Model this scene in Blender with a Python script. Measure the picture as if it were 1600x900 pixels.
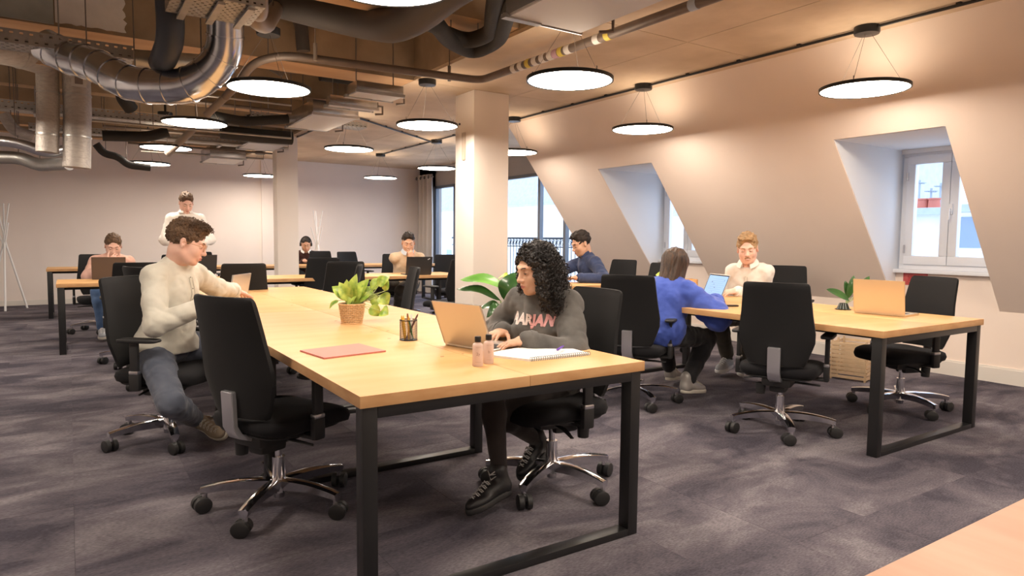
import bpy, bmesh, math, random
import numpy as np
from mathutils import Vector, Matrix, Euler
random.seed(7); np.random.seed(7)
C = bpy.context.scene.collection
PI = math.pi
for o in list(bpy.data.objects): bpy.data.objects.remove(o)

# ---------------------------------------------------------------- camera
F_PX, YAW, PITCH, ROLL, CAM_Z = 1050.2, 0.582, 0.072, 0.010, 1.24
def cam_basis():
    fw = Vector((math.sin(YAW)*math.cos(PITCH), math.cos(YAW)*math.cos(PITCH), -math.sin(PITCH)))
    r = Vector((math.cos(YAW), -math.sin(YAW), 0)); u = r.cross(fw)
    c, s = math.cos(ROLL), math.sin(ROLL)
    return c*r+s*u, -s*r+c*u, fw
_r, _u, _f = cam_basis()
cam = bpy.data.cameras.new('camera'); camo = bpy.data.objects.new('camera', cam); C.objects.link(camo)
cam.sensor_width = 36; cam.lens = 36*F_PX/1600; cam.clip_start = .05; cam.clip_end = 200
camo.matrix_world = Matrix(((_r.x,_u.x,-_f.x,0),(_r.y,_u.y,-_f.y,0),(_r.z,_u.z,-_f.z,CAM_Z),(0,0,0,1)))
bpy.context.scene.camera = camo
def at(px, py, z=None, y=None, x=None):
    """world point seen at a pixel of the photograph, on the plane z= / y= / x= (survey helper)"""
    d = _f + _r*((px-800)/F_PX) - _u*((py-450)/F_PX)
    t = (z-CAM_Z)/d.z if z is not None else (y/d.y if y is not None else x/d.x)
    return Vector((0,0,CAM_Z)) + d*t

# ---------------------------------------------------------------- world, exposure
vs = bpy.context.scene.view_settings
vs.view_transform = 'Standard'; vs.look = 'None'; vs.gamma = 1; vs.exposure = 1.25; vs.use_curve_mapping = False
W = bpy.data.worlds.new('sky'); bpy.context.scene.world = W; W.use_nodes = True
nt = W.node_tree; nt.nodes.clear()
wo = nt.nodes.new('ShaderNodeOutputWorld'); bg = nt.nodes.new('ShaderNodeBackground')
tc = nt.nodes.new('ShaderNodeTexCoord'); ns = nt.nodes.new('ShaderNodeTexNoise'); cr = nt.nodes.new('ShaderNodeValToRGB')
ns.inputs['Scale'].default_value = 3.5; ns.inputs['Detail'].default_value = 5
cr.color_ramp.elements[0].position = .38; cr.color_ramp.elements[0].color = (.42,.62,1.0,1)
cr.color_ramp.elements[1].position = .62; cr.color_ramp.elements[1].color = (.78,.88,1.0,1)
nt.links.new(tc.outputs['Generated'], ns.inputs['Vector']); nt.links.new(ns.outputs['Fac'], cr.inputs['Fac'])
nt.links.new(cr.outputs['Color'], bg.inputs['Color']); nt.links.new(bg.outputs[0], wo.inputs[0])
bg.inputs['Strength'].default_value = 1.35
LAMP_STRENGTH = 17.0
LAMP_COLOR = (1.0, .86, .72)

# ---------------------------------------------------------------- materials
MATS = {}
def M(name, col, rough=.5, metal=0, var=0, vscale=4, col2=None, bump=0, bscale=60, stretch=None, emit=0, trans=0, spec=None, sheen=0, coat=0, alpha=1, objrand=0, detail=4, bdetail=3, ior=None):
    if name in MATS: return MATS[name]
    m = bpy.data.materials.new(name); m.use_nodes = True; MATS[name] = m
    nt = m.node_tree; b = nt.nodes['Principled BSDF']; L = nt.links.new
    c = (*col, 1)
    b.inputs['Base Color'].default_value = c; b.inputs['Roughness'].default_value = rough; b.inputs['Metallic'].default_value = metal
    if spec is not None: b.inputs['Specular IOR Level'].default_value = spec
    if ior: b.inputs['IOR'].default_value = ior
    if sheen: b.inputs['Sheen Weight'].default_value = sheen; b.inputs['Sheen Roughness'].default_value = .4
    if coat: b.inputs['Coat Weight'].default_value = coat; b.inputs['Coat Roughness'].default_value = .1
    if trans: b.inputs['Transmission Weight'].default_value = trans
    if alpha < 1: b.inputs['Alpha'].default_value = alpha
    if emit: b.inputs['Emission Color'].default_value = c; b.inputs['Emission Strength'].default_value = emit
    m.diffuse_color = c
    def coords(st):
        g = nt.nodes.new('ShaderNodeTexCoord'); mp = nt.nodes.new('ShaderNodeMapping')
        L(g.outputs['Object'], mp.inputs[0])
        if st: mp.inputs['Scale'].default_value = st
        return mp.outputs[0]
    if var or col2:
        n = nt.nodes.new('ShaderNodeTexNoise'); n.inputs['Scale'].default_value = vscale; n.inputs['Detail'].default_value = detail
        L(coords(stretch), n.inputs['Vector'])
        r = nt.nodes.new('ShaderNodeValToRGB'); r.color_ramp.elements[0].position = .3; r.color_ramp.elements[1].position = .7
        c2 = col2 if col2 else tuple(min(1, x*(1+var)) for x in col)
        c1 = col if col2 else tuple(x*(1-var) for x in col)
        r.color_ramp.elements[0].color = (*c1, 1); r.color_ramp.elements[1].color = (*c2, 1)
        L(n.outputs['Fac'], r.inputs['Fac']); out = r.outputs['Color']
        if objrand:
            oi = nt.nodes.new('ShaderNodeObjectInfo'); mr = nt.nodes.new('ShaderNodeMapRange')
            mr.inputs['To Min'].default_value = 1-objrand; mr.inputs['To Max'].default_value = 1+objrand
            L(oi.outputs['Random'], mr.inputs['Value'])
            mx = nt.nodes.new('ShaderNodeVectorMath'); mx.operation = 'SCALE'
            L(out, mx.inputs[0]); L(mr.outputs[0], mx.inputs['Scale']); out = mx.outputs[0]
        L(out, b.inputs['Base Color'])
    if bump:
        n = nt.nodes.new('ShaderNodeTexNoise'); n.inputs['Scale'].default_value = bscale; n.inputs['Detail'].default_value = bdetail
        L(coords(stretch), n.inputs['Vector'])
        bp = nt.nodes.new('ShaderNodeBump'); bp.inputs['Strength'].default_value = bump; bp.inputs['Distance'].default_value = .01
        L(n.outputs['Fac'], bp.inputs['Height']); L(bp.outputs[0], b.inputs['Normal'])
    return m

WALL = M('plaster_wall', (.84,.755,.70), .85, var=.03, vscale=1.2, bump=.05, bscale=120)
WALLR = M('plaster_sloped_wall', (.86,.735,.64), .85, var=.03, vscale=1.2, bump=.05, bscale=120)
WALLW = M('plaster_reveal', (.83,.84,.86), .8, bump=.04, bscale=120)
COLM = M('painted_column', (.85,.77,.69), .8, bump=.05, bscale=90)
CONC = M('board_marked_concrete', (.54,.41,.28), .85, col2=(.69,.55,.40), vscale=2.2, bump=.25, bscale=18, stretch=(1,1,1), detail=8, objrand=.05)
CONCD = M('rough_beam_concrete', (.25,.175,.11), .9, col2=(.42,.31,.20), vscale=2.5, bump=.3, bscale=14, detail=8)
TIMB = M('beam_underside', (.46,.27,.13), .85, col2=(.62,.40,.22), vscale=2.5, bump=.2, bscale=20, stretch=(.3,2,2))
PLG = M('grey_plaster_patch', (.40,.42,.39), .9, var=.15, vscale=6, bump=.2, bscale=25)
PLW = M('white_plaster_patch', (.86,.81,.77), .9, var=.05, vscale=6, bump=.25, bscale=25)
DARK = M('void_dark', (.05,.04,.035), .95, var=.2)
WOOD = M('pale_plywood_top', (.62,.35,.135), .45, col2=(.69,.415,.185), vscale=1.6, bump=.05, bscale=40, stretch=(1,6,1), spec=.4, detail=5)
WOODE = M('plywood_edge', (.48,.25,.10), .5, col2=(.60,.35,.16), vscale=7, stretch=(1,1,3))
KNOT = M('wood_knot', (.16,.07,.03), .6)
BLK = M('black_powder_coat', (.012,.012,.013), .38, spec=.5, bump=.02, bscale=300)
BLKP = M('black_plastic', (.018,.018,.019), .5, bump=.03, bscale=400)
FAB = M('black_chair_fabric', (.010,.010,.012), .9, spec=.25, sheen=.05, bump=.12, bscale=900)
FABG = M('charcoal_mesh_back', (.013,.013,.014), .8, spec=.25, sheen=.06, bump=.12, bscale=900)
CHR = M('polished_aluminium', (.78,.79,.82), .12, 1.0)
BRKT = M('satin_aluminium_bracket', (.72,.73,.76), .30, .85)
CHR2 = M('brushed_aluminium', (.62,.62,.64), .28, 1.0)
GALV = M('galvanised_steel', (.60,.62,.66), .22, 1.0, var=.12, vscale=9, bump=.08, bscale=10)
GALVD = M('perforated_steel', (.42,.41,.39), .45, .85, var=.1, vscale=12)
BOXM = M('white_lacquered_metal', (.60,.59,.59), .5, .1)
FOIL = M('wrapped_duct_insulation', (.42,.38,.34), .55, .25, var=.12, vscale=12, bump=.6, bscale=16, stretch=(1,4,4))
RUB = M('black_pipe_insulation', (.02,.019,.018), .75, bump=.2, bscale=40)
RUBG = M('dark_grey_pipe_insulation', (.075,.065,.06), .65, bump=.1, bscale=40)
PIPE = M('grey_brown_pipe', (.17,.13,.105), .45, .2, var=.12, vscale=10)
PIPET = M('taupe_pipe', (.27,.22,.18), .5, .1, var=.1)
WHT = M('white_paint', (.85,.85,.85), .5)
CORD = M('steel_wire', (.25,.22,.2), .4, .8)
PVC = M('white_window_frame', (.80,.82,.86), .35, spec=.5)
GREYF = M('grey_window_frame', (.16,.18,.21), .45, .2)
CURT = M('greige_curtain', (.50,.45,.41), .95, var=.05, vscale=3, sheen=.2)
GLASS = M('window_glass', (1,1,1), .0, trans=1, ior=1.0, spec=.2)
BASEB = M('baseboard_paint', (.74,.70,.64), .6)

# ---------------------------------------------------------------- mesh helpers
def meshobj(name, me, m=None, parent=None, smooth=35, loc=None, rotz=None):
    if m is not None:
        if isinstance(m, (list, tuple)):
            for q in m: me.materials.append(q)
        else: me.materials.append(m)
    o = bpy.data.objects.new(name, me); C.objects.link(o)
    if parent: o.parent = parent
    if loc is not None: o.location = loc
    if rotz is not None: o.rotation_euler = (0,0,rotz)
    return o
def obj(name, bm, m=None, parent=None, smooth=35, loc=None, rotz=None):
    bm.normal_update()
    if smooth:
        for f in bm.faces: f.smooth = True
        th = math.radians(smooth)
        for e in bm.edges:
            if len(e.link_faces) == 2:
                if e.link_faces[0].normal.angle(e.link_faces[1].normal, 0) > th: e.smooth = False
    me = bpy.data.meshes.new(name); bm.to_mesh(me); bm.free()
    return meshobj(name, me, m, parent, smooth, loc, rotz)
def tag(o, label=None, cat=None, group=None, kind=None):
    if label: o['label'] = label
    if cat: o['category'] = cat
    if group: o['group'] = group
    if kind: o['kind'] = kind
    return o
def thing(name, label, cat, loc=(0,0,0), rotz=0, group=None):
    o = bpy.data.objects.new(name, None); C.objects.link(o); o.empty_display_size = .1
    o.location = loc; o.rotation_euler = (0,0,rotz)
    return tag(o, label, cat, group)
def dup(root, loc=None, rotz=None, label=None, group=None):
    r = root.copy(); C.objects.link(r)
    if loc is not None: r.location = loc
    if rotz is not None: r.rotation_euler = (0,0,rotz)
    if label: r['label'] = label
    if group: r['group'] = group
    for ch in list(root.children):
        c = ch.copy(); C.objects.link(c); c.parent = r
        for g in list(ch.children):
            d = g.copy(); C.objects.link(d); d.parent = c
    return r
def B(): return bmesh.new()
def box(bm, c, s, rot=None, mat=0, bev=0):
    """box centred at c of full size s, rot = Matrix 3x3 / Euler tuple / z-angle"""
    if rot is None: R = Matrix.Identity(3)
    elif isinstance(rot, Matrix): R = rot
    elif isinstance(rot, (tuple, list)): R = Euler(rot).to_matrix()
    else: R = Matrix.Rotation(rot, 3, 'Z')
    tmp = bmesh.ops.create_cube(bm, size=1)
    vs_ = tmp['verts']
    for v in vs_: v.co = Vector(c) + R @ Vector((v.co.x*s[0], v.co.y*s[1], v.co.z*s[2]))
    fs = set(f for v in vs_ for f in v.link_faces)
    for f in fs: f.material_index = mat
    if bev:
        es = list(set(e for v in vs_ for e in v.link_edges))
        bmesh.ops.bevel(bm, geom=es, offset=bev, segments=2, affect='EDGES', profile=.6)
    return bm
def bx(bm, a, b, mat=0, bev=0):
    a, b = Vector(a), Vector(b); return box(bm, (a+b)/2, [abs(b[i]-a[i]) for i in range(3)], mat=mat, bev=bev)
def frame_of(d):
    d = Vector(d).normalized(); up = Vector((0,0,1)) if abs(d.z) < .95 else Vector((1,0,0))
    x = up.cross(d).normalized(); y = d.cross(x); return x, y, d
def tube(bm, pts, r, n=10, cap=True, mat=0, flat=1.0, closed=False):
    """swept tube; r number or list; flat squashes along the frame's second axis"""
    pts = [Vector(p) for p in pts]; k = len(pts); rs = r if isinstance(r, (list, tuple)) else [r]*k
    rings = []; px = None
    for i, p in enumerate(pts):
        a = pts[max(0,i-1)] if not closed else pts[i-1]; b = pts[min(k-1,i+1)] if not closed else pts[(i+1)%k]
        d = (b-a); d = d.normalized() if d.length > 1e-9 else Vector((0,0,1))
        if px is None: x, y, _ = frame_of(d)
        else:
            x = (px - d*px.dot(d)); x = x.normalized() if x.length > 1e-6 else frame_of(d)[0]; y = d.cross(x)
        px = x
        rings.append([bm.verts.new(p + x*math.cos(2*PI*j/n)*rs[i] + y*math.sin(2*PI*j/n)*rs[i]*flat) for j in range(n)])
    for i in range(k if closed else k-1):
        A, Bq = rings[i], rings[(i+1)%k]
        for j in range(n):
            f = bm.faces.new((A[j], A[(j+1)%n], Bq[(j+1)%n], Bq[j])); f.material_index = mat
    if cap and not closed:
        f = bm.faces.new(rings[0][::-1]); f.material_index = mat
        f = bm.faces.new(rings[-1]); f.material_index = mat
    return bm
def cyl(bm, a, b, r0, r1=None, n=16, mat=0): return tube(bm, [a, b], [r0, r0 if r1 is None else r1], n, mat=mat)
def lathe(bm, prof, n=24, c=(0,0,0), mat=0, cap=True):
    rings = []
    for r, z in prof:
        rings.append([bm.verts.new((c[0]+r*math.cos(2*PI*j/n), c[1]+r*math.sin(2*PI*j/n), c[2]+z)) for j in range(n)])
    for A, Bq in zip(rings, rings[1:]):
        for j in range(n):
            f = bm.faces.new((A[j], A[(j+1)%n], Bq[(j+1)%n], Bq[j])); f.material_index = mat
    if cap:
        if prof[0][0] > 1e-4: bm.faces.new(rings[0][::-1]).material_index = mat
        if prof[-1][0] > 1e-4: bm.faces.new(rings[-1]).material_index = mat
    return bm
def prism(bm, poly, vec, mat=0):
    """polygon (list of 3D points) extruded by vec"""
    poly = [Vector(p) for p in poly]; v = Vector(vec)
    A = [bm.verts.new(p) for p in poly]; Bq = [bm.verts.new(p+v) for p in poly]; n = len(poly)
    fs = [bm.faces.new(A), bm.faces.new(Bq[::-1])]
    for i in range(n): fs.append(bm.faces.new((A[(i+1)%n], A[i], Bq[i], Bq[(i+1)%n])))
    for f in fs: f.material_index = mat
    bmesh.ops.recalc_face_normals(bm, faces=fs)
    return bm
def smooth_path(pts, sub=6):
    """Catmull-Rom through points"""
    P = [Vector(p) for p in pts]; out = []
    for i in range(len(P)-1):
        p0 = P[max(0,i-1)]; p1 = P[i]; p2 = P[i+1]; p3 = P[min(len(P)-1,i+2)]
        for s in range(sub):
            t = s/sub
            out.append(.5*((2*p1)+(-p0+p2)*t+(2*p0-5*p1+4*p2-p3)*t*t+(-p0+3*p1-3*p2+p3)*t**3))
    out.append(P[-1]); return out
def bent(pts, rad=.08, seg=5):
    """polyline with rounded corners"""
    P = [Vector(p) for p in pts]; out = [P[0]]
    for i in range(1, len(P)-1):
        a = (P[i-1]-P[i]); b = (P[i+1]-P[i]); r = min(rad, a.length*.45, b.length*.45)
        s = P[i]+a.normalized()*r; e = P[i]+b.normalized()*r
        for k in range(seg+1):
            t = k/seg; out.append((1-t)**2*s + 2*t*(1-t)*P[i] + t*t*e)
    out.append(P[-1]); return out
# ---------------------------------------------------------------- setting
ZC = 2.854; BY = 14.54; WX = 6.94; KZ = .641; SX = 5.218; DZ = 2.161
XL, YN = -4.0, -3.2
def struct(name, bm, m, parent=None, smooth=0):
    o = obj(name, bm, m, parent, smooth)
    if parent is None: o['kind'] = 'structure'
    return o
# carpet
def carpet_mat():
    m = bpy.data.materials.new('purple_grey_carpet'); m.use_nodes = True; nt = m.node_tree; L = nt.links.new; b = nt.nodes['Principled BSDF']
    b.inputs['Roughness'].default_value = .95; b.inputs['Specular IOR Level'].default_value = .15
    g = nt.nodes.new('ShaderNodeNewGeometry'); oi = nt.nodes.new('ShaderNodeObjectInfo')
    mp = nt.nodes.new('ShaderNodeMapping'); mp.inputs['Scale'].default_value = (1.0, 1.9, 1)
    L(g.outputs['Position'], mp.inputs[0])
    ad = nt.nodes.new('ShaderNodeVectorMath'); ad.operation = 'ADD'; sc = nt.nodes.new('ShaderNodeVectorMath'); sc.operation = 'SCALE'; sc.inputs['Scale'].default_value = .3
    cmb = nt.nodes.new('ShaderNodeCombineXYZ'); L(oi.outputs['Random'], cmb.inputs[2]); L(cmb.outputs[0], sc.inputs[0])
    L(mp.outputs[0], ad.inputs[0]); L(sc.outputs[0], ad.inputs[1])
    n1 = nt.nodes.new('ShaderNodeTexNoise'); n1.inputs['Scale'].default_value = 1.3; n1.inputs['Detail'].default_value = 7; n1.inputs['Roughness'].default_value = .62; n1.inputs['Distortion'].default_value = .6
    L(ad.outputs[0], n1.inputs['Vector'])
    r = nt.nodes.new('ShaderNodeValToRGB'); e = r.color_ramp.elements
    e[0].position = .36; e[0].color = (.052,.047,.062,1); e[1].position = .66; e[1].color = (.200,.182,.198,1)
    q = e.new(.5); q.color = (.108,.096,.114,1)
    L(n1.outputs['Fac'], r.inputs['Fac'])
    n2 = nt.nodes.new('ShaderNodeTexNoise'); n2.inputs['Scale'].default_value = 90; n2.inputs['Detail'].default_value = 2
    mp2 = nt.nodes.new('ShaderNodeMapping'); mp2.inputs['Scale'].default_value = (.6, 2, 1); L(g.outputs['Position'], mp2.inputs[0]); L(mp2.outputs[0], n2.inputs['Vector'])
    mr = nt.nodes.new('ShaderNodeMapRange'); mr.inputs['From Min'].default_value = .3; mr.inputs['From Max'].default_value = .7; mr.inputs['To Min'].default_value = .72; mr.inputs['To Max'].default_value = 1.28
    L(n2.outputs['Fac'], mr.inputs['Value'])
    mx = nt.nodes.new('ShaderNodeVectorMath'); mx.operation = 'SCALE'; L(r.outputs['Color'], mx.inputs[0]); L(mr.outputs[0], mx.inputs['Scale']); L(mx.outputs[0], b.inputs['Base Color'])
    bp = nt.nodes.new('ShaderNodeBump'); bp.inputs['Strength'].default_value = .5; bp.inputs['Distance'].default_value = .006
    L(n2.outputs['Fac'], bp.inputs['Height']); L(bp.outputs[0], b.inputs['Normal'])
    return m
CARP = carpet_mat()
bm = B(); bx(bm, (XL-.2,YN-.2,-.2), (WX+.2,BY+.2,-.006)); floor = struct('floor', bm, CARP)
# carpet tiles: half a metre square, the ones that show largest are parts, the rest one piece
TS = .5; X0T = -.02 - 8*TS; Y0T = -3.4
tiles = []
nx = int((WX-X0T)/TS)+1; ny = int((BY-Y0T)/TS)+1
for i in range(nx):
    for j in range(ny):
        x, y = X0T+i*TS, Y0T+j*TS
        if x < XL-.3: continue
        cx, cy = x+TS/2, y+TS/2
        dep = cx*math.sin(YAW)+cy*math.cos(YAW); lat = cx*math.cos(YAW)-cy*math.sin(YAW)
        vis = dep > 1.9 and abs(lat) < dep*.80+.4
        tiles.append((0 if vis else 1, dep, x, y))
tiles.sort()
me = None; rest = B()
for k, (nv, dep, x, y) in enumerate(tiles):
    x1, y1 = min(x+TS, WX+.05), min(y+TS, BY+.05)
    if k < 290 and nv == 0:
        if x1-x > TS-.01 and y1-y > TS-.01:
            if me is None:
                b2 = B(); box(b2, (0,0,-.003), (TS-.0008,TS-.0008,.006)); t = obj('carpet_tile', b2, CARP, floor, 0); me = t.data
            else: t = bpy.data.objects.new('carpet_tile', me); C.objects.link(t); t.parent = floor
            t.location = (x+TS/2, y+TS/2, random.uniform(-.0006,.0006))
        else:
            b2 = B(); bx(b2, (x,y,-.006), (x1-.003,y1-.003,0)); obj('carpet_tile', b2, CARP, floor, 0)
    else: bx(rest, (x+.0015,y+.0015,-.006), (x1-.0015,y1-.0015,0))
o = obj('carpet_tiles', rest, CARP, floor, 0); o['kind'] = 'stuff'

# walls
bm = B(); bx(bm, (XL-.2,BY,0), (WX+.3,BY+.2,3.6)); struct('wall_back', bm, WALL)
bm = B(); bx(bm, (XL-.2,YN,0), (XL,BY,3.6)); struct('wall_left', bm, WALL)
bm = B(); bx(bm, (XL-.2,YN-.2,0), (WX+.3,YN,3.6)); struct('wall_front', bm, WALL)
D = [(2.603,3.529),(5.79,6.749)]; EY = 8.083
def sl(t): return (SX+(WX-SX)*t, ZC+(KZ-ZC)*t)
tD = (ZC-DZ)/(ZC-KZ); nrm = Vector((ZC-KZ, 0, WX-SX)).normalized()*.10
bm = B()
def slope(y0, y1, t0, t1):
    a, b = sl(t0), sl(t1)
    prism(bm, [(a[0],y0,a[1]),(b[0],y0,b[1]),(b[0],y1,b[1]),(a[0],y1,a[1])], nrm)
slope(YN, EY, -.05, tD)
ys = [YN, D[0][0], D[0][1], D[1][0], D[1][1], EY]
for a, b in ((0,1),(2,3),(4,5)): slope(ys[a], ys[b], tD, 1)
for a, b in ((YN,D[0][0]),(D[0][1],D[1][0]),(D[1][1],EY)): bx(bm, (WX,a,0), (WX+.12,b,KZ+.12))
for y0, y1 in D: bx(bm, (WX,y0,0), (WX+.12,y1,.95))
struct('wall_right', bm, WALLR)
# dormer recesses: cheeks, soffit and the wall under the window
for k, (y0, y1) in enumerate(D):
    bm = B(); sx = sl(tD)[0]
    for yy, th in ((y0+.004,-.06),(y1-.004,.06)):
        prism(bm, [(sx+.014,yy,DZ),(WX+.012,yy,KZ),(WX+.12,yy,KZ),(WX+.12,yy,DZ)], (0,th,0))
    bx(bm, (sx+.03,y0-.06,DZ), (WX+.12,y1+.06,DZ+.06))
    bx(bm, (WX,y0-.05,2.12), (WX+.12,y1+.05,DZ+.05))
    o = struct('wall_dormer', bm, WALLW)
# skirting
bm = B(); bx(bm, (WX-.02,YN,0), (WX,EY,.13)); bx(bm, (WX-.012,YN,.13),(WX,EY,.145)); struct('baseboard_right', bm, BASEB)
bm = B(); bx(bm, (XL,BY-.02,0), (WX,BY,.09)); struct('baseboard_back', bm, BASEB)
bm = B(); bx(bm, (3.34,BY-.03,0), (3.40,BY,2.85)); struct('trim_1', bm, WALL)

# dormer windows
def casement(name, y0, y1, z0, z1):
    bm = B(); w = .06; X = WX+.02
    for a, b in (((X,y0,z0),(X+.09,y1,z0+w)),((X,y0,z1-w),(X+.09,y1,z1)),((X,y0,z0+w),(X+.09,y0+w,z1-w)),((X,y1-w,z0+w),(X+.09,y1,z1-w))): bx(bm, a, b, bev=.004)
    root = struct(name, bm, PVC, smooth=30)
    bm = B(); bx(bm, (WX-.06,y0-.02,z0-.035), (WX+.10,y1+.02,z0), bev=.006); obj('window_sill', bm, PVC, root)
    ym = (y0+y1)/2
    for a, b in ((y0+w-.01,ym-.002),(ym+.002,y1-w+.01)):
        bm = B(); s = .075; X2 = WX
        for p, q in (((X2,a,z0+w-.01),(X2+.07,b,z0+w+s)),((X2,a,z1-w-s),(X2+.07,b,z1-w+.01)),((X2,a,z0+w+s),(X2+.07,a+s,z1-w-s)),((X2,b-s,z0+w+s),(X2+.07,b,z1-w-s))): bx(bm, p, q, bev=.006)
        f = obj('sash', bm, PVC, root)
        bm = B(); bx(bm, (X2+.03,a+s-.005,z0+w+s-.005), (X2+.036,b-s+.005,z1-w-s+.005)); obj('pane', bm, GLASS, f, 0)
    bm = B(); zm = (z0+z1)/2
    bx(bm, (WX-.02,ym-.035,zm-.05), (WX,ym-.005,zm+.05), bev=.004); tube(bm, [(WX-.02,ym-.02,zm),(WX-.045,ym-.02,zm),(WX-.05,ym-.02,zm-.10)], .008, 8)
    obj('window_handle', bm, WHT, root)
    for zz in (z0+.2, z1-.25):
        bm = B(); cyl(bm, (WX-.01,y1-w+.004,zz-.04), (WX-.01,y1-w+.004,zz+.04), .009, n=8); obj('hinge', bm, CHR2, root)
casement('window_1', 2.62, 3.51, .985, 2.145)
casement('window_2', 5.81, 6.73, .985, 2.145)
# far window wall
bm = B(); bx(bm, (WX,EY,2.42), (WX+.15,BY,3.0)); bx(bm, (WX,EY,0), (WX+.15,BY,.10)); bx(bm, (WX,13.72,0), (WX+.15,BY,3.0)); bx(bm,(WX,EY-.04,0),(WX+.15,EY+.06,3.0)); struct('wall_window', bm, M('grey_soffit', (.42,.39,.37), .85))
bm = B(); z0, z1 = .10, 2.42; cuts = [8.14, 8.96, 9.70, 11.2, 12.83, 13.72]
for yy in cuts: bx(bm, (WX-.01,yy-.035,z0), (WX+.07,yy+.035,z1), bev=.005)
bx(bm, (WX-.01,8.14,z0), (WX+.07,13.72,z0+.07)); bx(bm, (WX-.01,8.14,z1-.06), (WX+.07,13.72,z1+.0))
w3 = struct('window_3', bm, GREYF, smooth=30)
for a, b in zip(cuts, cuts[1:]):
    bm = B(); bx(bm, (WX+.03,a+.03,z0+.06), (WX+.036,b-.03,z1-.05)); obj('pane', bm, GLASS, w3, 0)

# ceiling: clean slab of board-marked panels on the right, deep joisted bays on the left
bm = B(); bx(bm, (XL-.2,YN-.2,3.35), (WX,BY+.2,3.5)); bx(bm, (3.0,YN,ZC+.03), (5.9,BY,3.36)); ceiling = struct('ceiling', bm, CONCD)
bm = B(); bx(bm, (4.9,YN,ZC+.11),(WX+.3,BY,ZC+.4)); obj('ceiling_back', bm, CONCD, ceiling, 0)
yc = [YN,-.9,1.5,3.9,6.42,8.8,11.2,BY]
for a, b in zip(yc, yc[1:]):
    for c, d in ((3.0,4.25),(4.25,5.24)) if a < 8.7 else ((3.0,4.25),(4.25,5.6),(5.6,WX+.1)):
        bm = B(); bx(bm, (c+.004,a+.004,ZC), (d-.004,b-.004,ZC+.10)); obj('concrete_panel', bm, CONC, ceiling, 0)
for a, b in ((8.083, 8.8),):
    bm = B(); bx(bm, (5.24,a,ZC), (WX+.1,b-.004,ZC+.1)); obj('concrete_panel', bm, CONC, ceiling, 0)
def beam(y0, y1, x0=XL, x1=3.0, z=ZC, zt=3.36):
    bm = B(); bx(bm, (x0,y0,z), (x1,y1,zt))
    for f in bm.faces:
        f.normal_update(); f.material_index = 1 if f.normal.z < -.5 else 0
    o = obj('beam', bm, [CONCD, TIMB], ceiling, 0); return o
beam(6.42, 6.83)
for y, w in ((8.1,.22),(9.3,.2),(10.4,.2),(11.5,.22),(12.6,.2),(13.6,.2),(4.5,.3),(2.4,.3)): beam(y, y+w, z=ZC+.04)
# plaster patches on the main beam's face
def patch(x0, x1, z0, z1, m, rag=0):
    n = 14; pts = [(x0,z0)]
    pts += [(x0+(x1-x0)*i/n, z0+random.uniform(-.006,.006)) for i in range(1,n)] + [(x1,z0)]
    if rag: pts += [(x1+random.uniform(-rag,rag)-.01*i/n, z0+(z1-z0)*i/18) for i in range(1,18)]
    pts += [(x1,z1),(x0,z1)]
    bm = B(); prism(bm, [(a,6.42,b) for a, b in pts], (0,-.012,0)); return obj('plaster_patch', bm, m, ceiling, 0)
patch(-2.5, at(84,30,y=6.4).x, ZC+.01, 3.34, PLG)
patch(at(86,30,y=6.4).x, at(197,30,y=6.4).x, ZC+.03, 3.34, PLW, rag=.02)
# columns
bm = B(); bx(bm, (3.71,6.42,0), (4.16,6.84,ZC), bev=.006); co = struct('column_main', bm, COLM, smooth=30)
bm = B(); bx(bm, (3.690,6.60,2.12), (3.712,6.66,2.42), bev=.004); obj('wall_plate', bm, M('beige_plate', (.55,.45,.36), .6), co)
bm = B(); p = at(718,194,x=3.705); cyl(bm, (3.70,p.y,p.z), (3.715,p.y,p.z), .012); obj('screw_hole', bm, BLK, co)
bm = B(); bx(bm, (2.77,11.0,0), (3.10,11.25,ZC), bev=.006); struct('column_rear', bm, COLM, smooth=30)
# ---------------------------------------------------------------- pendants
def make_lamp(zc):
    t = thing('pendant_lamp', '', 'lamp')
    R = .315
    bm = B(); lathe(bm, [(R-.012,-.012),(R,-.012),(R,.012),(R-.012,.016),(.0001,.018)], 64, cap=False); obj('lamp_rim', bm, BLK, t)
    bm = B(); lathe(bm, [(.0001,-.008),(R-.012,-.008)], 64, cap=False)
    obj('diffuser', bm, LAMPM, t, 0)
    bm = B(); lathe(bm, [(R-.05,.0195),(.0001,.0195)], 48, cap=False); obj('upper_diffuser', bm, LAMPU, t, 0)
    for k in range(3):
        a = k*2*PI/3+.6; q = Vector((math.cos(a)*(R-.04), math.sin(a)*(R-.04), .016))
        bm = B(); tube(bm, [q, (math.cos(a)*.03, math.sin(a)*.03, zc-.05)], .0016, 5); cyl(bm, q, q+Vector((0,0,.03)), .004, n=6); obj('suspension_wire', bm, CORD, t)
    bm = B(); lathe(bm, [(.0001,zc-.06),(.085,zc-.055),(.09,zc-.045),(.09,zc),(.0001,zc)], 32, cap=False); obj('ceiling_rose', bm, BLK, t)
    return t
LAMPM = M('lamp_diffuser', LAMP_COLOR, .5, emit=LAMP_STRENGTH)
LAMPU = M('lamp_uplight_diffuser', (1.0,.80,.60), .5, emit=LAMP_STRENGTH*.11)
LZ = 2.40
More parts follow.
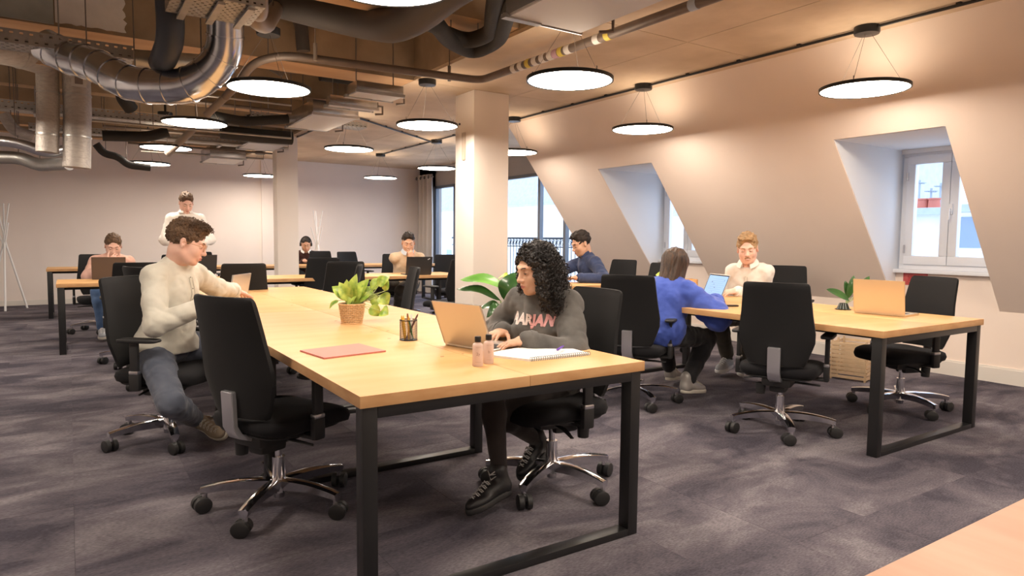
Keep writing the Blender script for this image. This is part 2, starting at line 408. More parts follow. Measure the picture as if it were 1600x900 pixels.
lamp_spots = [
 (3.07,3.93,'round pendant lamp left of the grey ceiling pipe, nearest the camera over the right aisle'),
 (5.04,2.86,'large round pendant lamp at right in front of the window dormer'),
 (5.02,5.19,'round pendant lamp hanging by the sloped wall, second along the black conduit'),
 (1.34,5.51,'round pendant lamp under the silver duct elbow'),
 (1.11,7.62,'round pendant lamp in the left row, behind the one under the silver elbow'),
 (1.10,9.97,'round pendant lamp in the left row, third away, above the standing man'),
 (1.11,12.34,'round pendant lamp farthest in the left row, close to the back wall'),
 (3.10,6.32,'round pendant lamp just left of the big column top'),
 (3.09,8.60,'round pendant lamp between the two columns, high on the plain ceiling'),
 (4.98,7.56,'round pendant lamp partly hidden behind the big column, by the slope end'),
 (5.08,10.01,'round pendant lamp directly left of the big column near the curtain'),
 (5.03,12.27,'small far round pendant lamp before the back wall, left of the curtain'),
 (3.07,13.38,'far round pendant lamp half hidden behind the rear column'),
 (1.24,2.93,'round pendant lamp cut off by the top edge of the photo'),
 (5.03,.5,None),(3.07,1.5,None),(1.2,.7,None),(-.9,3.3,None),(-.9,8.0,None),(3.07,-1.2,None),(-.9,-.8,None),(5.03,-1.8,None),(-2.6,5.6,None),(-2.6,11,None)]
offlab = ['beside the camera near the sloped wall','just behind the front table, right of the camera','over the near left end of the front table','behind the camera in the middle aisle','left of the photo level with the front table','left of the photo level with the pink man','behind the camera on the left','behind the camera by the sloped wall','at the far left wall, nearer one','at the far left wall, farther one']
lamp0 = make_lamp(ZC-LZ)
for k, (x, y, lab) in enumerate(lamp_spots):
    l = lamp0 if k == 0 else dup(lamp0)
    l.location = (x,y,LZ); l.rotation_euler = (0,0,k*.7)
    l['label'] = lab or 'round pendant lamp out of view, hanging %s' % offlab.pop(0)
    l['group'] = 'round disc pendant lamps'
    if x < 3.0:
        bm = B(); tube(bm, [(0,0,ZC-LZ-.004),(0,0,3.352-LZ)], .012, 8); obj('mounting_stem', bm, BLK, l, 40)
# black conduits on the ceiling joining the roses
def conduit(pts, label, r=.012, m=BLK, clips=True):
    bm = B(); tube(bm, bent(pts, .05), r, 8)
    o = obj('conduit', bm, m); 
    t = tag(o, label, 'conduit')
    if clips:
        for a, b in zip(pts, pts[1:]):
            a, b = Vector(a), Vector(b); n = int((b-a).length/.6)
            for i in range(1, n+1):
                p = a.lerp(b, i/(n+1)); bm = B(); box(bm, p+Vector((0,0,.012)), (.03,.03,.03)); obj('pipe_clip', bm, m, o)
    return o
conduit([(5.03,YN+.1,ZC-.018),(5.03,12.3,ZC-.018)], 'long black conduit along the ceiling edge above the sloped wall')
conduit([(3.09,8.6,ZC-.018),(5.0,10.1,ZC-.018)], 'thin black conduit crossing the ceiling left of the big column')
conduit([(3.09,8.6,ZC-.018),(3.1,13.3,ZC-.018)], 'thin black conduit leading to the rear column')
# ---------------------------------------------------------------- tables
TH = .74
def table(label, x0, x1, y0, y1, frames, boards, group=None, axis='y', wood=None):
    """bench table; frames = positions of the leg loops along its axis, boards = cut positions of the top"""
    t = thing('bench_table', label, 'table', ((x0+x1)/2,(y0+y1)/2,0), 0, group)
    ox, oy = (x0+x1)/2, (y0+y1)/2
    a0, a1 = (y0,y1) if axis == 'y' else (x0,x1); w0, w1 = (x0,x1) if axis == 'y' else (y0,y1)
    cuts = [a0]+boards+[a1]; wm = w0+(w1-w0)*.53
    for c, d in zip(cuts, cuts[1:]):
        for u, v in ((w0,wm),(wm,w1)):
            bm = B()
            A, Bq = ((u+.0006,c+.0008,TH-.04),(v-.0006,d-.0008,TH)) if axis == 'y' else ((c+.0008,u+.0006,TH-.04),(d-.0008,v-.0006,TH))
            bx(bm, (A[0]-ox,A[1]-oy,A[2]), (Bq[0]-ox,Bq[1]-oy,Bq[2]), bev=.0015)
            for f in bm.faces:
                f.normal_update(); f.material_index = 1 if abs(f.normal.z) < .5 else 0
            obj('tabletop_board', bm, wood or [WOOD, WOODE], t, 30)
    L, i = .052, .012
    for k, y in enumerate(frames):
        def P(w, a, z): return (w-ox, a-oy, z) if axis == 'y' else (a-ox, w-oy, z)
        for w in (w0+i, w1-i-L):
            bm = B(); p, q = P(w,y,0), P(w+L,y+.06,TH-.041); bx(bm, p, q, bev=.003); obj('leg', bm, BLK, t, 30)
        bm = B(); bx(bm, P(w0+i+L,y,.0), P(w1-i-L,y+.06,.03), bev=.003); obj('foot_rail', bm, BLK, t, 30)
        bm = B(); bx(bm, P(w0+i+L,y,TH-.081), P(w1-i-L,y+.06,TH-.041), bev=.003); obj('top_rail', bm, BLK, t, 30)
    for w in (w0+.22, w1-.26):
        bm = B()
        if axis == 'y': bx(bm, (w-ox,frames[0]+.06-oy,TH-.08), (w+.04-ox,frames[-1]-oy,TH-.041))
        else: bx(bm, (frames[0]+.06-ox,w-oy,TH-.08), (frames[-1]-ox,w+.04-oy,TH-.041))
        obj('side_rail', bm, BLK, t, 0)
    return t
mt = table('long pale wooden bench table on black frame legs with notebook and bottles on it', .751, 1.989, 2.008, 4.606, [2.02,3.30,4.53], [])
mt2 = table('pale wooden bench table behind the front one, carrying the seated man\'s laptop', .751, 1.989, 4.612, 6.898, [4.63,6.82], [])
table('pale wooden bench table at right by the sloped wall with open laptop', 3.848, 5.114, 2.004, 4.61, [2.016,4.53], [])
table('small pale desk under the elbow of the man in navy', 4.25, 5.16, 5.74, 6.32, [5.76,6.25], [])
table('long bench row in front of the man in pink and the man in beige', -.13, 4.7, 8.3, 9.12, [-.12,1.5,3.1,4.62], [1.5,3.1], axis='x')
table('rearmost long bench row close to the back wall', -.3, 6.2, 12.0, 12.75, [-.29,1.9,4.1,6.12], [1.9,4.1], axis='x')
table('pinkish-brown wooden table, only a corner showing at the bottom right', .95, 2.9, -.9, .525, [-.88,.45], [], wood=[M('pinkish_wood_top', (.38,.215,.14), .55, col2=(.46,.28,.19), vscale=2, stretch=(6,1,1)), WOODE])
# knots in the front table's top
for px, py in ((691,557),(723,553),(525,501),(580,519),(606,517),(608,529),(456,469),(478,475),(456,477),(1283,500),(1345,503)):
    p = at(px,py,z=TH); bm = B(); r = random.uniform(.006,.010)
    lathe(bm, [(.0001,.0006),(r,.0005),(r,-.001)], 10, c=(0,0,0), cap=False)
    tt = mt if p.x < 2 and p.y < 4.6 else (mt2 if p.x < 2 else None)
    if tt is None:
        bm.free(); continue
    o = obj('wood_knot', bm, KNOT, tt); o.location = (p.x-tt.location.x, p.y-tt.location.y, TH); o.scale = (1,.5,1); o.rotation_euler = (0,0,random.uniform(-.4,.4))

# ---------------------------------------------------------------- office chair (faces +Y, origin on the floor under the column)
def rounded_panel(bm, outline, thick, bend=0, lean=0, z0=0, y0=0, nz=14, nx=10, bulge=0):
    """outline(t)->half width for t in 0..1; panel in XZ with sideways curvature"""
    H = outline[-1][0]-outline[0][0]
    def hw(z):
        for (a, wa), (b, wb) in zip(outline, outline[1:]):
            if z <= b+1e-9:
                t = (z-a)/(b-a); t = t*t*(3-2*t) if False else t; return wa+(wb-wa)*t
        return outline[-1][1]
    zs = [outline[0][0]+H*i/nz for i in range(nz+1)]
    zs = sorted(set([round(z,5) for z in zs] + [round(o[0],5) for o in outline]))
    grid = {}
    for s in (0, 1):
        for i, z in enumerate(zs):
            w = hw(z); t = (z-outline[0][0])/H
            for j in range(nx+1):
                u = -1+2*j/nx; x = u*w
                y = y0 - lean*(z-z0) + bend*(u*u) + bulge*math.sin(PI*min(1,max(0,t)))  # curved forward at the sides
                e = 1-max(0, abs(u)-.85)/.15*.35; e2 = 1-max(0,(t-.95)/.05)*.4
                y += (-thick/2 if s == 0 else thick/2)*e*e2
                grid[s,i,j] = bm.verts.new((x,y,z))
    n = len(zs)
    for i in range(n-1):
        for j in range(nx):
            bm.faces.new((grid[0,i,j],grid[0,i,j+1],grid[0,i+1,j+1],grid[0,i+1,j]))
            bm.faces.new((grid[1,i,j+1],grid[1,i,j],grid[1,i+1,j],grid[1,i+1,j+1]))
    for i in range(n-1):
        bm.faces.new((grid[1,i,0],grid[0,i,0],grid[0,i+1,0],grid[1,i+1,0]))
        bm.faces.new((grid[0,i,nx],grid[1,i,nx],grid[1,i+1,nx],grid[0,i+1,nx]))
    for j in range(nx):
        bm.faces.new((grid[1,0,j],grid[1,0,j+1],grid[0,0,j+1],grid[0,0,j]))
        bm.faces.new((grid[0,n-1,j],grid[0,n-1,j+1],grid[1,n-1,j+1],grid[1,n-1,j]))
def superpad(bm, c, s, nx=14, ny=14, e=5.0, droop=0, dish=0):
    """rounded cushion: superellipsoid centred c, half sizes s"""
    from math import copysign
    def sp(a, p): return copysign(abs(a)**p, a)
    rows = []
    nu, nv = 28, 10
    for i in range(nv+1):
        v = -PI/2+PI*i/nv; cv = sp(math.cos(v), .55); sv = sp(math.sin(v), .55)
        row = []
        for j in range(nu):
            u = 2*PI*j/nu; x = cv*sp(math.cos(u), 2/e); y = cv*sp(math.sin(u), 2/e)
            z = sv
            X, Y_, Z_ = x*s[0], y*s[1], z*s[2]
            if droop and y > .4: Z_ -= droop*((y-.4)/.6)**2
            if dish and z > 0: Z_ -= dish*max(0, 1-x*x-y*y)
            row.append(bm.verts.new((c[0]+X, c[1]+Y_, c[2]+Z_)))
        rows.append(row)
    for A, Bq in zip(rows, rows[1:]):
        for j in range(nu): bm.faces.new((A[j],A[(j+1)%nu],Bq[(j+1)%nu],Bq[j]))
    bmesh.ops.remove_doubles(bm, verts=[v for r in (rows[0], rows[-1]) for v in r], dist=1e-4)
def make_chair():
    t = thing('office_chair', '', 'chair')
    # star base
    bm = B(); cyl(bm, (0,0,.075), (0,0,.135), .042, .036, 20); cyl(bm, (0,0,.045), (0,0,.075), .022, .026, 16)
    for k in range(5):
        a = 2*PI*k/5; d = Vector((math.cos(a), math.sin(a), 0)); s = Vector((-d.y, d.x, 0)); rings = []
        for i in range(9):
            q = i/8; r = .02+.285*q; zt = .135+.014*math.sin(q*PI*.6)-.034*q*q; hw = .027-.007*q; th = .054-.022*q
            rings.append([bm.verts.new(d*r+s*hw*m1+Vector((0,0,zt-th*m2))) for m1, m2 in ((-1,.12),(-.45,0),(.45,0),(1,.12),(.7,1),(-.7,1))])
        for A, Bq in zip(rings, rings[1:]):
            for j in range(6): bm.faces.new((A[j],Bq[j],Bq[(j+1)%6],A[(j+1)%6]))
        bm.faces.new(rings[0]); bm.faces.new(rings[-1][::-1])
        cyl(bm, d*.292+Vector((0,0,.062)), d*.292+Vector((0,0,.085)), .011, n=10)
    base = obj('star_base', bm, CHR, t, 40); base.scale = (1.1,1.1,1)
    cm = None
    for k in range(5):
        a = 2*PI*k/5; ca, sa = math.cos(a)*.292, math.sin(a)*.292
        if cm is None:
            bm = B()
            for sx in (-.018,.018):
                tube(bm, [(sx-.013,.012,.0345),(sx-.010,.012,.0345),(sx+.010,.012,.0345),(sx+.013,.012,.0345)], [.028,.0345,.0345,.028], 20)
            box(bm, (0,.010,.052), (.018,.034,.026), bev=.004); cyl(bm, (0,0,.05), (0,0,.066), .010, n=10)
            c = obj('caster', bm, BLKP, base, 40); cm = c.data
        else: c = bpy.data.objects.new('caster', cm); C.objects.link(c); c.parent = base
        c.location = (ca,sa,0); c.rotation_euler = (0,0,random.uniform(0,6))
    bm = B(); cyl(bm, (0,0,.12), (0,0,.235), .031, .028, 20); cyl(bm, (0,0,.235), (0,0,.33), .016, n=16); obj('gas_column', bm, CHR, t, 40)
    bm = B(); box(bm, (0,-.02,.350), (.18,.30,.062), bev=.02); box(bm, (0,-.06,.305), (.10,.14,.06), bev=.02); box(bm, (0,.02,.325), (.10,.12,.04), bev=.012)
    tube(bm, [(.05,-.02,.335),(.16,-.02,.335),(.24,-.01,.330)], [.008,.008,.006], 8); tube(bm, [(-.05,.03,.335),(-.16,.04,.335),(-.25,.06,.318)], [.010,.016,.010], 8, flat=.4)
    tube(bm, [(-.10,-.12,.33),(-.10,-.12,.26)], [.032,.028], 10)
    obj('mechanism', bm, BLKP, t, 40)
    bm = B(); superpad(bm, (0,.03,.425), (.245,.245,.048), droop=.03, dish=.012); obj('seat', bm, FAB, t, 60)
    bm = B(); superpad(bm, (0,.02,.385), (.215,.215,.016)); obj('seat_pan', bm, BLKP, t, 60)
    bm = B(); rounded_panel(bm, [(.47,.165),(.49,.178),(.56,.205),(.62,.226),(.68,.228),(.80,.212),(.95,.198),(.975,.195),(.987,.188),(.993,.174)], .030, bend=.036, lean=.17, z0=.485, y0=-.222, bulge=.012)
    obj('backrest', bm, FABG, t, 60)
    bm = B(); w = .038; th = .012
    pth = [(-.243,.585),(-.222+-.02,.57),(-.236,.43),(-.222,.385),(-.17,.365),(-.06,.352)]
    pth = [Vector((0,a-.012 if i < 3 else a,b)) for i, (a, b) in enumerate(pth)]; rings = []
    for i, p in enumerate(pth):
        a = pth[max(0,i-1)]; b = pth[min(len(pth)-1,i+1)]; d = (b-a).normalized(); nn = Vector((0,-d.z,d.y))
        rings.append([bm.verts.new(p+Vector((sx*w,0,0))+nn*sn*th) for sx, sn in ((-1,-1),(1,-1),(1,1),(-1,1))])
    for A, Bq in zip(rings, rings[1:]):
        for j in range(4): bm.faces.new((A[j],A[(j+1)%4],Bq[(j+1)%4],Bq[j]))
    bm.faces.new(rings[0][::-1]); bm.faces.new(rings[-1]); bmesh.ops.recalc_face_normals(bm, faces=bm.faces[:])
    bmesh.ops.bevel(bm, geom=[e for e in bm.edges if len(e.link_faces) == 2 and e.link_faces[0].normal.angle(e.link_faces[1].normal) > .9], offset=.003, segments=2, affect='EDGES')
    obj('back_bracket', bm, BRKT, t, 40)
    for s in (-1, 1):
        bm = B(); x = s*.272
        box(bm, (s*.20,-.01,.372), (.15,.06,.018), bev=.005)
        box(bm, (x,-.01,.41), (.034,.062,.10), bev=.012); box(bm, (x,-.01,.545), (.026,.05,.19), bev=.010)
        a = obj('armrest', bm, BLKP, t, 40)
        bm = B(); box(bm, (x,-.01,.466), (.035,.056,.020), bev=.006); obj('collar', bm, CHR2, a)
        bm = B(); superpad(bm, (x,.02,.650), (.038,.125,.014)); obj('arm_pad', bm, BLKP, a, 60)
    return t
chair0 = make_chair()
chair_used = [False]
def chair(x, y, deg, label, base=0, group='black office chairs', hgt=1.0):
    """deg: direction the sitter faces, counter-clockwise from +X"""
    if not chair_used[0]: c = chair0; chair_used[0] = True
    else: c = dup(chair0)
    c.location = (x,y,0); c.rotation_euler = (0,0,math.radians(deg)-PI/2)
    c['label'] = label; c['group'] = group; c.scale = (1,1,hgt)
    for ch in c.children:
        if ch.name.startswith('star_base'): ch.rotation_euler = (0,0,math.radians(base))
    return c
def cpos(px, depth):
    """floor spot on the ray through column px at the given distance from the lens plane"""
    l = (px-800)/F_PX*depth; return Vector((_r.x*l+math.sin(YAW)*depth, _r.y*l+math.cos(YAW)*depth))
chair(.775,3.12,25,'empty black office chair nearest the camera, left of the front table', 8)
chair(.47,4.52,-40,'black office chair the man in the pale grey shirt sits on', 40)
chair(2.00,2.66,178,'black office chair the curly-haired woman sits on', 50)
chair(3.60,3.75,33,'black office chair the woman in the blue sweatshirt sits on', 20)
chair(3.88,2.67,24,'empty black office chair at the left side of the right-hand table', 5)
chair(5.17,2.55,163,'empty black chair between the right-hand table and dormer', 30)
p = cpos(1222,6.9); chair(p.x,p.y,205,'black office chair behind the man in the white shirt', 12)
p = cpos(955,8.6); chair(p.x,p.y,190,'black chair back at the end of the slope behind the man in navy', 3)
p = cpos(1026,7.4); chair(p.x,p.y,200,'black chair back showing left of the hair of the woman in blue', 3)
p = cpos(820,7.2); chair(p.x,p.y,150,'black chair back directly right of the big column', 3)
p = Vector((.30,10.12)); chair(p.x,p.y,-88,'black chair the man in pink sits on by the back wall', 13)
p = cpos(212,6.5); chair(p.x,p.y,88,'black chair with its back to us before the man in pink', 20)
p = cpos(275,9.3); chair(p.x,p.y,88,'black chair back just left of the curly head of the seated man', 40)
p = cpos(312,10.6); chair(p.x,p.y,-95,'black chair back behind the dark laptop, right of the curly head', 40)
p = cpos(373,6.5); chair(p.x,p.y,88,'wide black chair back right of the seated man, above his laptop', 50)
p = cpos(496,8.6); chair(p.x,p.y,88,'black chair back hiding the man with headphones', 10)
p = cpos(530,7.3); chair(p.x,p.y,85,'black chair back left of the potted pothos, facing the far row', 10)
p = cpos(512,6.2); chair(p.x,p.y,160,'charcoal chair seen from the side at the far end of the front table', 30)
p = cpos(597,5.7); chair(p.x,p.y,165,'charcoal chair right of the pothos at the far table', 30)
p = cpos(507,12.2); chair(p.x,p.y,-90,'small far black chair back right of the man with headphones', 30)
p = cpos(555,11.9); chair(p.x,p.y,-75,'small far black chair back alone against the white back wall', 30)
p = Vector((4.28,9.72)); chair(p.x,p.y,-100,'black chair the man in beige sits on', 30)
p = cpos(700,8.5); chair(p.x,p.y,105,'black chair touching the left side of the big column', 60)
p = cpos(708,10.4); chair(p.x,p.y,-95,'dark blue-black chair back left of the column against the window', 60)
p = cpos(262,5.6); chair(p.x,p.y,20,'black chair tucked behind the seated man, only its foot star showing', 60)
# ---------------------------------------------------------------- implicit-surface modeller for bodies, clothes and hair
V3 = lambda *a: np.array(a, float)
def unit(v): v = np.asarray(v, float); return v/max(1e-9, np.linalg.norm(v))
class Field:
    def __init__(s, lo, hi, h):
        s.lo = np.array(lo, float); s.h = h; s.n = np.maximum(4, np.ceil((np.array(hi)-s.lo)/h).astype(int)+1)
        s.d = np.full(s.n, 1.0, np.float32)
    def region(s, lo, hi):
        a = np.clip(np.floor((np.array(lo)-s.lo)/s.h).astype(int), 0, s.n-1); b = np.clip(np.ceil((np.array(hi)-s.lo)/s.h).astype(int)+1, 1, s.n)
        if np.any(b <= a): return None
        sl_ = tuple(slice(a[i], b[i]) for i in range(3))
        g = np.meshgrid(*[s.lo[i]+s.h*np.arange(a[i], b[i], dtype=np.float32) for i in range(3)], indexing='ij', sparse=True)
        return sl_, g
    def _mix(s, sl_, e, k, op):
        d = s.d[sl_]
        if op == 'sub': e = -e
        if k <= 0: r = np.minimum(d, e) if op == 'add' else np.maximum(d, e)
        else:
            hh = np.clip(k-np.abs(d-e), 0, None)/k; m = hh*hh*k*.25
            r = np.minimum(d, e)-m if op == 'add' else np.maximum(d, e)+m
        s.d[sl_] = r
    def cap(s, a, b, ra, rb=None, k=.02, op='add', pad=.06):
        a = np.array(a, float); b = np.array(b, float); rb = ra if rb is None else rb; R = max(ra, rb)+k+pad
        q = s.region(np.minimum(a,b)-R, np.maximum(a,b)+R)
        if q is None: return
        sl_, (X,Y,Z) = q; ba = b-a; L = max(1e-9, ba@ba)
        px, py, pz = X-a[0], Y-a[1], Z-a[2]
        t = np.clip((px*ba[0]+py*ba[1]+pz*ba[2])/L, 0, 1)
        e = np.sqrt((px-t*ba[0])**2+(py-t*ba[1])**2+(pz-t*ba[2])**2)-(ra+(rb-ra)*t)
        s._mix(sl_, e.astype(np.float32), k, op)
    def ell(s, c, r, R=None, k=.02, op='add', pad=.06):
        c = np.array(c, float); r = np.array(r, float); m = r.max()+k+pad
        q = s.region(c-m, c+m)
        if q is None: return
        sl_, (X,Y,Z) = q; x, y, z = X-c[0], Y-c[1], Z-c[2]
        if R is not None:
            R = np.array(R, float)   # columns = local axes in world
            x, y, z = (x*R[0,0]+y*R[1,0]+z*R[2,0]), (x*R[0,1]+y*R[1,1]+z*R[2,1]), (x*R[0,2]+y*R[1,2]+z*R[2,2])
        k0 = np.sqrt((x/r[0])**2+(y/r[1])**2+(z/r[2])**2)+1e-6; k1 = np.sqrt((x/r[0]**2)**2+(y/r[1]**2)**2+(z/r[2]**2)**2)+1e-6
        s._mix(sl_, (k0*(k0-1)/k1).astype(np.float32), k, op)
    def plane(s, p, n, k=.004):
        """keep only the side the normal points away from (cuts away where (x-p).n > 0)"""
        X,Y,Z = np.meshgrid(*[s.lo[i]+s.h*np.arange(s.n[i], dtype=np.float32) for i in range(3)], indexing='ij', sparse=True)
        n = unit(n); e = ((X-p[0])*n[0]+(Y-p[1])*n[1]+(Z-p[2])*n[2]).astype(np.float32)
        s.d = np.maximum(s.d, e)
    def noise(s, amp, f, seed=0, stretch=(1,1,1), ridge=False):
        X,Y,Z = np.meshgrid(*[s.lo[i]+s.h*np.arange(s.n[i], dtype=np.float32) for i in range(3)], indexing='ij', sparse=True)
        X = X*stretch[0]; Y = Y*stretch[1]; Z = Z*stretch[2]; q = seed*1.7
        a = np.sin(f*X+1.3*np.sin(f*.7*Y+q)+q); b = np.sin(f*Y*1.1+1.2*np.sin(f*.8*Z+2*q)+q*.5); c = np.sin(f*.9*Z+1.4*np.sin(f*.75*X+q)+q*2)
        v = (a+b+c)/3 if not ridge else 1-2*np.abs((a+b+c)/3)
        s.d = s.d+(amp*v).astype(np.float32)
    def mesh(s):
        d = s.d; n = s.n; ins = d < 0
        c = np.zeros(n-1, int)
        for i in (0,1):
            for j in (0,1):
                for k in (0,1): c += ins[i:n[0]-1+i, j:n[1]-1+j, k:n[2]-1+k]
        act = (c > 0) & (c < 8); idx = np.argwhere(act)
        if len(idx) == 0: return np.zeros((0,3)), np.zeros((0,4), int)
        num = np.full(n-1, -1, np.int64); num[act] = np.arange(len(idx))
        acc = np.zeros((len(idx),3)); w = np.zeros(len(idx)); I, J, K = idx.T
        E = []
        for ax in range(3):
            o = [(0,0),(0,1),(1,0),(1,1)]
            for u, v in o:
                a = [0,0,0]; rest = [x for x in range(3) if x != ax]; a[rest[0]] = u; a[rest[1]] = v; b = list(a); b[ax] = 1
                da = d[I+a[0],J+a[1],K+a[2]]; db = d[I+b[0],J+b[1],K+b[2]]; m = (da < 0) != (db < 0)
                t = np.where(m, da/np.where(m, da-db, 1), 0)
                p = np.array(a)[None,:]+t[:,None]*(np.array(b)-np.array(a))[None,:]
                acc += p*m[:,None]; w += m
        V = (idx+acc/w[:,None])*s.h+s.lo
        Q = []
        for ax in range(3):
            r1, r2 = [(1,2),(2,0),(0,1)][ax]
            sh = [slice(None)]*3; s0 = list(sh); s1 = list(sh); s0[ax] = slice(0,-1); s1[ax] = slice(1,None)
            A = ins[tuple(s0)]; Bq = ins[tuple(s1)]; e = np.argwhere(A != Bq)
            e = e[(e[:,r1] > 0) & (e[:,r2] > 0) & (e[:,r1] < n[r1]-1) & (e[:,r2] < n[r2]-1)]
            if len(e) == 0: continue
            flip = A[e[:,0],e[:,1],e[:,2]]
            def cell(u, v):
                q = e.copy(); q[:,r1] -= u; q[:,r2] -= v; return num[q[:,0],q[:,1],q[:,2]]
            f = np.stack([cell(1,1),cell(0,1),cell(0,0),cell(1,0)], 1)
            f[~flip] = f[~flip][:,::-1]
            Q.append(f)
        Q = np.concatenate(Q); Q = Q[(Q >= 0).all(1)]
        return V, Q
def relax(V, Q, it=1, lam=.5):
    if len(V) == 0: return V
    e = np.concatenate([Q[:,[0,1]],Q[:,[1,2]],Q[:,[2,3]],Q[:,[3,0]]]); e = np.concatenate([e, e[:,::-1]])
    deg = np.bincount(e[:,0], minlength=len(V))[:,None]
    for _ in range(it):
        acc = np.stack([np.bincount(e[:,0], weights=V[e[:,1],i], minlength=len(V)) for i in range(3)], 1)
        V = V+lam*(acc/np.maximum(deg,1)-V)
    return V
def npmesh(name, parts, mats, parent=None, matidx=None):
    """parts: list of (V, Q[, material index array or int])"""
    Vs, Qs, Ms = [], [], []; off = 0
    for p in parts:
        V, Q = p[0], p[1]
        if len(V) == 0: continue
        Vs.append(V); Qs.append(Q+off); off += len(V)
        mi = p[2] if len(p) > 2 else 0
        Ms.append(np.full(len(Q), mi, np.int32) if np.isscalar(mi) else np.asarray(mi, np.int32))
    V = np.concatenate(Vs); Q = np.concatenate(Qs); Mi = np.concatenate(Ms)
    me = bpy.data.meshes.new(name); me.vertices.add(len(V)); me.vertices.foreach_set('co', V.astype(np.float32).ravel())
    me.loops.add(len(Q)*4); me.loops.foreach_set('vertex_index', Q.astype(np.int32).ravel())
    me.polygons.add(len(Q)); me.polygons.foreach_set('loop_start', np.arange(0, len(Q)*4, 4, dtype=np.int32)); me.polygons.foreach_set('material_index', Mi)
    me.polygons.foreach_set('use_smooth', np.ones(len(Q), bool)); me.update(calc_edges=True); me.validate()
    return meshobj(name, me, mats, parent)

SKIN = {}
def skin(kind):
    cols = {'light': ((.70,.42,.30),(.78,.50,.37)), 'warm': ((.60,.34,.22),(.70,.43,.30)), 'rosy': ((.74,.44,.34),(.80,.52,.42))}
    c1, c2 = cols[kind]; m = M('skin_'+kind, c1, .5, col2=c2, vscale=14, bump=.04, bscale=300, spec=.35)
    m.node_tree.nodes['Principled BSDF'].inputs['Subsurface Weight'].default_value = .12
    m.node_tree.nodes['Principled BSDF'].inputs['Subsurface Radius'].default_value = (.012,.005,.003)
    return m
LIP = M('lips', (.50,.17,.14), .45); EYEW = M('eye_white', (.75,.72,.68), .2); IRIS = M('iris_dark', (.03,.015,.008), .15)

def headframe(yaw, pitch, roll=0):
    """columns: right, forward, up; yaw about Z from +Y (ccw), pitch down positive"""
    return np.array(Euler((-pitch, 0, yaw), 'XYZ').to_matrix() @ Matrix.Rotation(roll, 3, 'Y'))
def build_head(c, R, sc, h, o, neck_to):
    """face, skull, ears and neck as one surface; returns (V,Q,mat)"""
    lo = np.array([-.12,-.14,-.20]); hi = np.array([.12,.15,.15]); F = Field(lo, hi, h/sc)
    fem = o.get('fem', 0); jw = .050 if not fem else .043
    F.ell((0,-.018,.038), (.074,.093,.082), k=.02)
    F.ell((0,.022,-.020), (.062,.068,.085), k=.03)
    F.ell((0,.030,-.060), (jw,.050,.050), k=.03)
    F.ell((0,.066,-.098), (.021,.018,.015), k=.03)
    for s in (-1,1):
        F.ell((s*.036,.055,-.030), (.024,.024,.026), k=.025)
        F.cap((s*.052,-.005,-.050), (s*.034,.045,-.090), .016, .014, k=.03)
        F.cap((s*.012,.088,.022), (s*.042,.074,.024), .008, .008, k=.018)
    for s in (-1,1): F.ell((s*.031,.096,.002), (.019,.020,.013), k=.016, op='sub')
    F.cap((0,.086,.012), (0,.106,-.030), .0075, .0095, k=.014)
    F.ell((0,.106,-.034), (.011,.011,.010), k=.010)
    for s in (-1,1): F.ell((s*.011,.097,-.037), (.0075,.010,.0075), k=.008); F.ell((s*.007,.103,-.046), (.0032,.004,.004), k=.004, op='sub')
    F.ell((0,.084,-.064), (.024,.012,.016), k=.014)
    mo = o.get('smile', 0)*.006
    for s in (-1,1):
        F.cap((0,.0975,-.0605), (s*.020,.0865,-.0635+mo), .0048, .0022, k=.004)
        F.cap((0,.0965,-.0705), (s*.018,.0865,-.0675+mo), .0056, .0024, k=.004)
    F.cap((-.020,.091,-.0655+mo), (0,.1015,-.0657), .0016, .0016, k=.002, op='sub'); F.cap((.020,.091,-.0655+mo), (0,.1015,-.0657), .0016, .0016, k=.002, op='sub')
    # eyelids over a ball
    for s in (-1,1):
        F.ell((s*.031,.0735,.001), (.0155,.0150,.0145), k=.004)
        gz = .0005-.005*o.get('lid', .5)
        F.cap((s*.031-.010,.0885,gz-.0015), (s*.031+.010,.0885,gz-.0015), .0026, .0026, k=.001, op='sub')
    for s in (-1,1):
        F.ell((s*.077,-.008,-.004), (.008,.017,.031), R=np.array(Euler((.15,0,s*-.35)).to_matrix()), k=.008)
        F.ell((s*.084,-.003,.002), (.006,.009,.017), R=np.array(Euler((.15,0,s*-.35)).to_matrix()), k=.004, op='sub')
    nt_ = np.linalg.inv(R)@((np.array(neck_to)-np.array(c))/sc)
    F.cap((0,-.030,-.060), nt_, .054 if not fem else .046, .060 if not fem else .050, k=.03)
    V, Q = F.mesh(); V = relax(V, Q, 1, .3)
    ctr = V[Q].mean(1)
    mi = np.zeros(len(Q), int)
    lip = (np.abs(ctr[:,0]) < .019) & (ctr[:,1] > .0865) & (ctr[:,2] < -.056+mo*np.abs(ctr[:,0])/.02) & (ctr[:,2] > -.0755)
    lip &= (np.abs(ctr[:,2]+.0655-mo*np.abs(ctr[:,0])/.02) < .0095*(1-np.abs(ctr[:,0])/.024))
    mi[lip] = 1
    W_ = (V*sc)@R.T+np.array(c)
    return W_, Q, mi
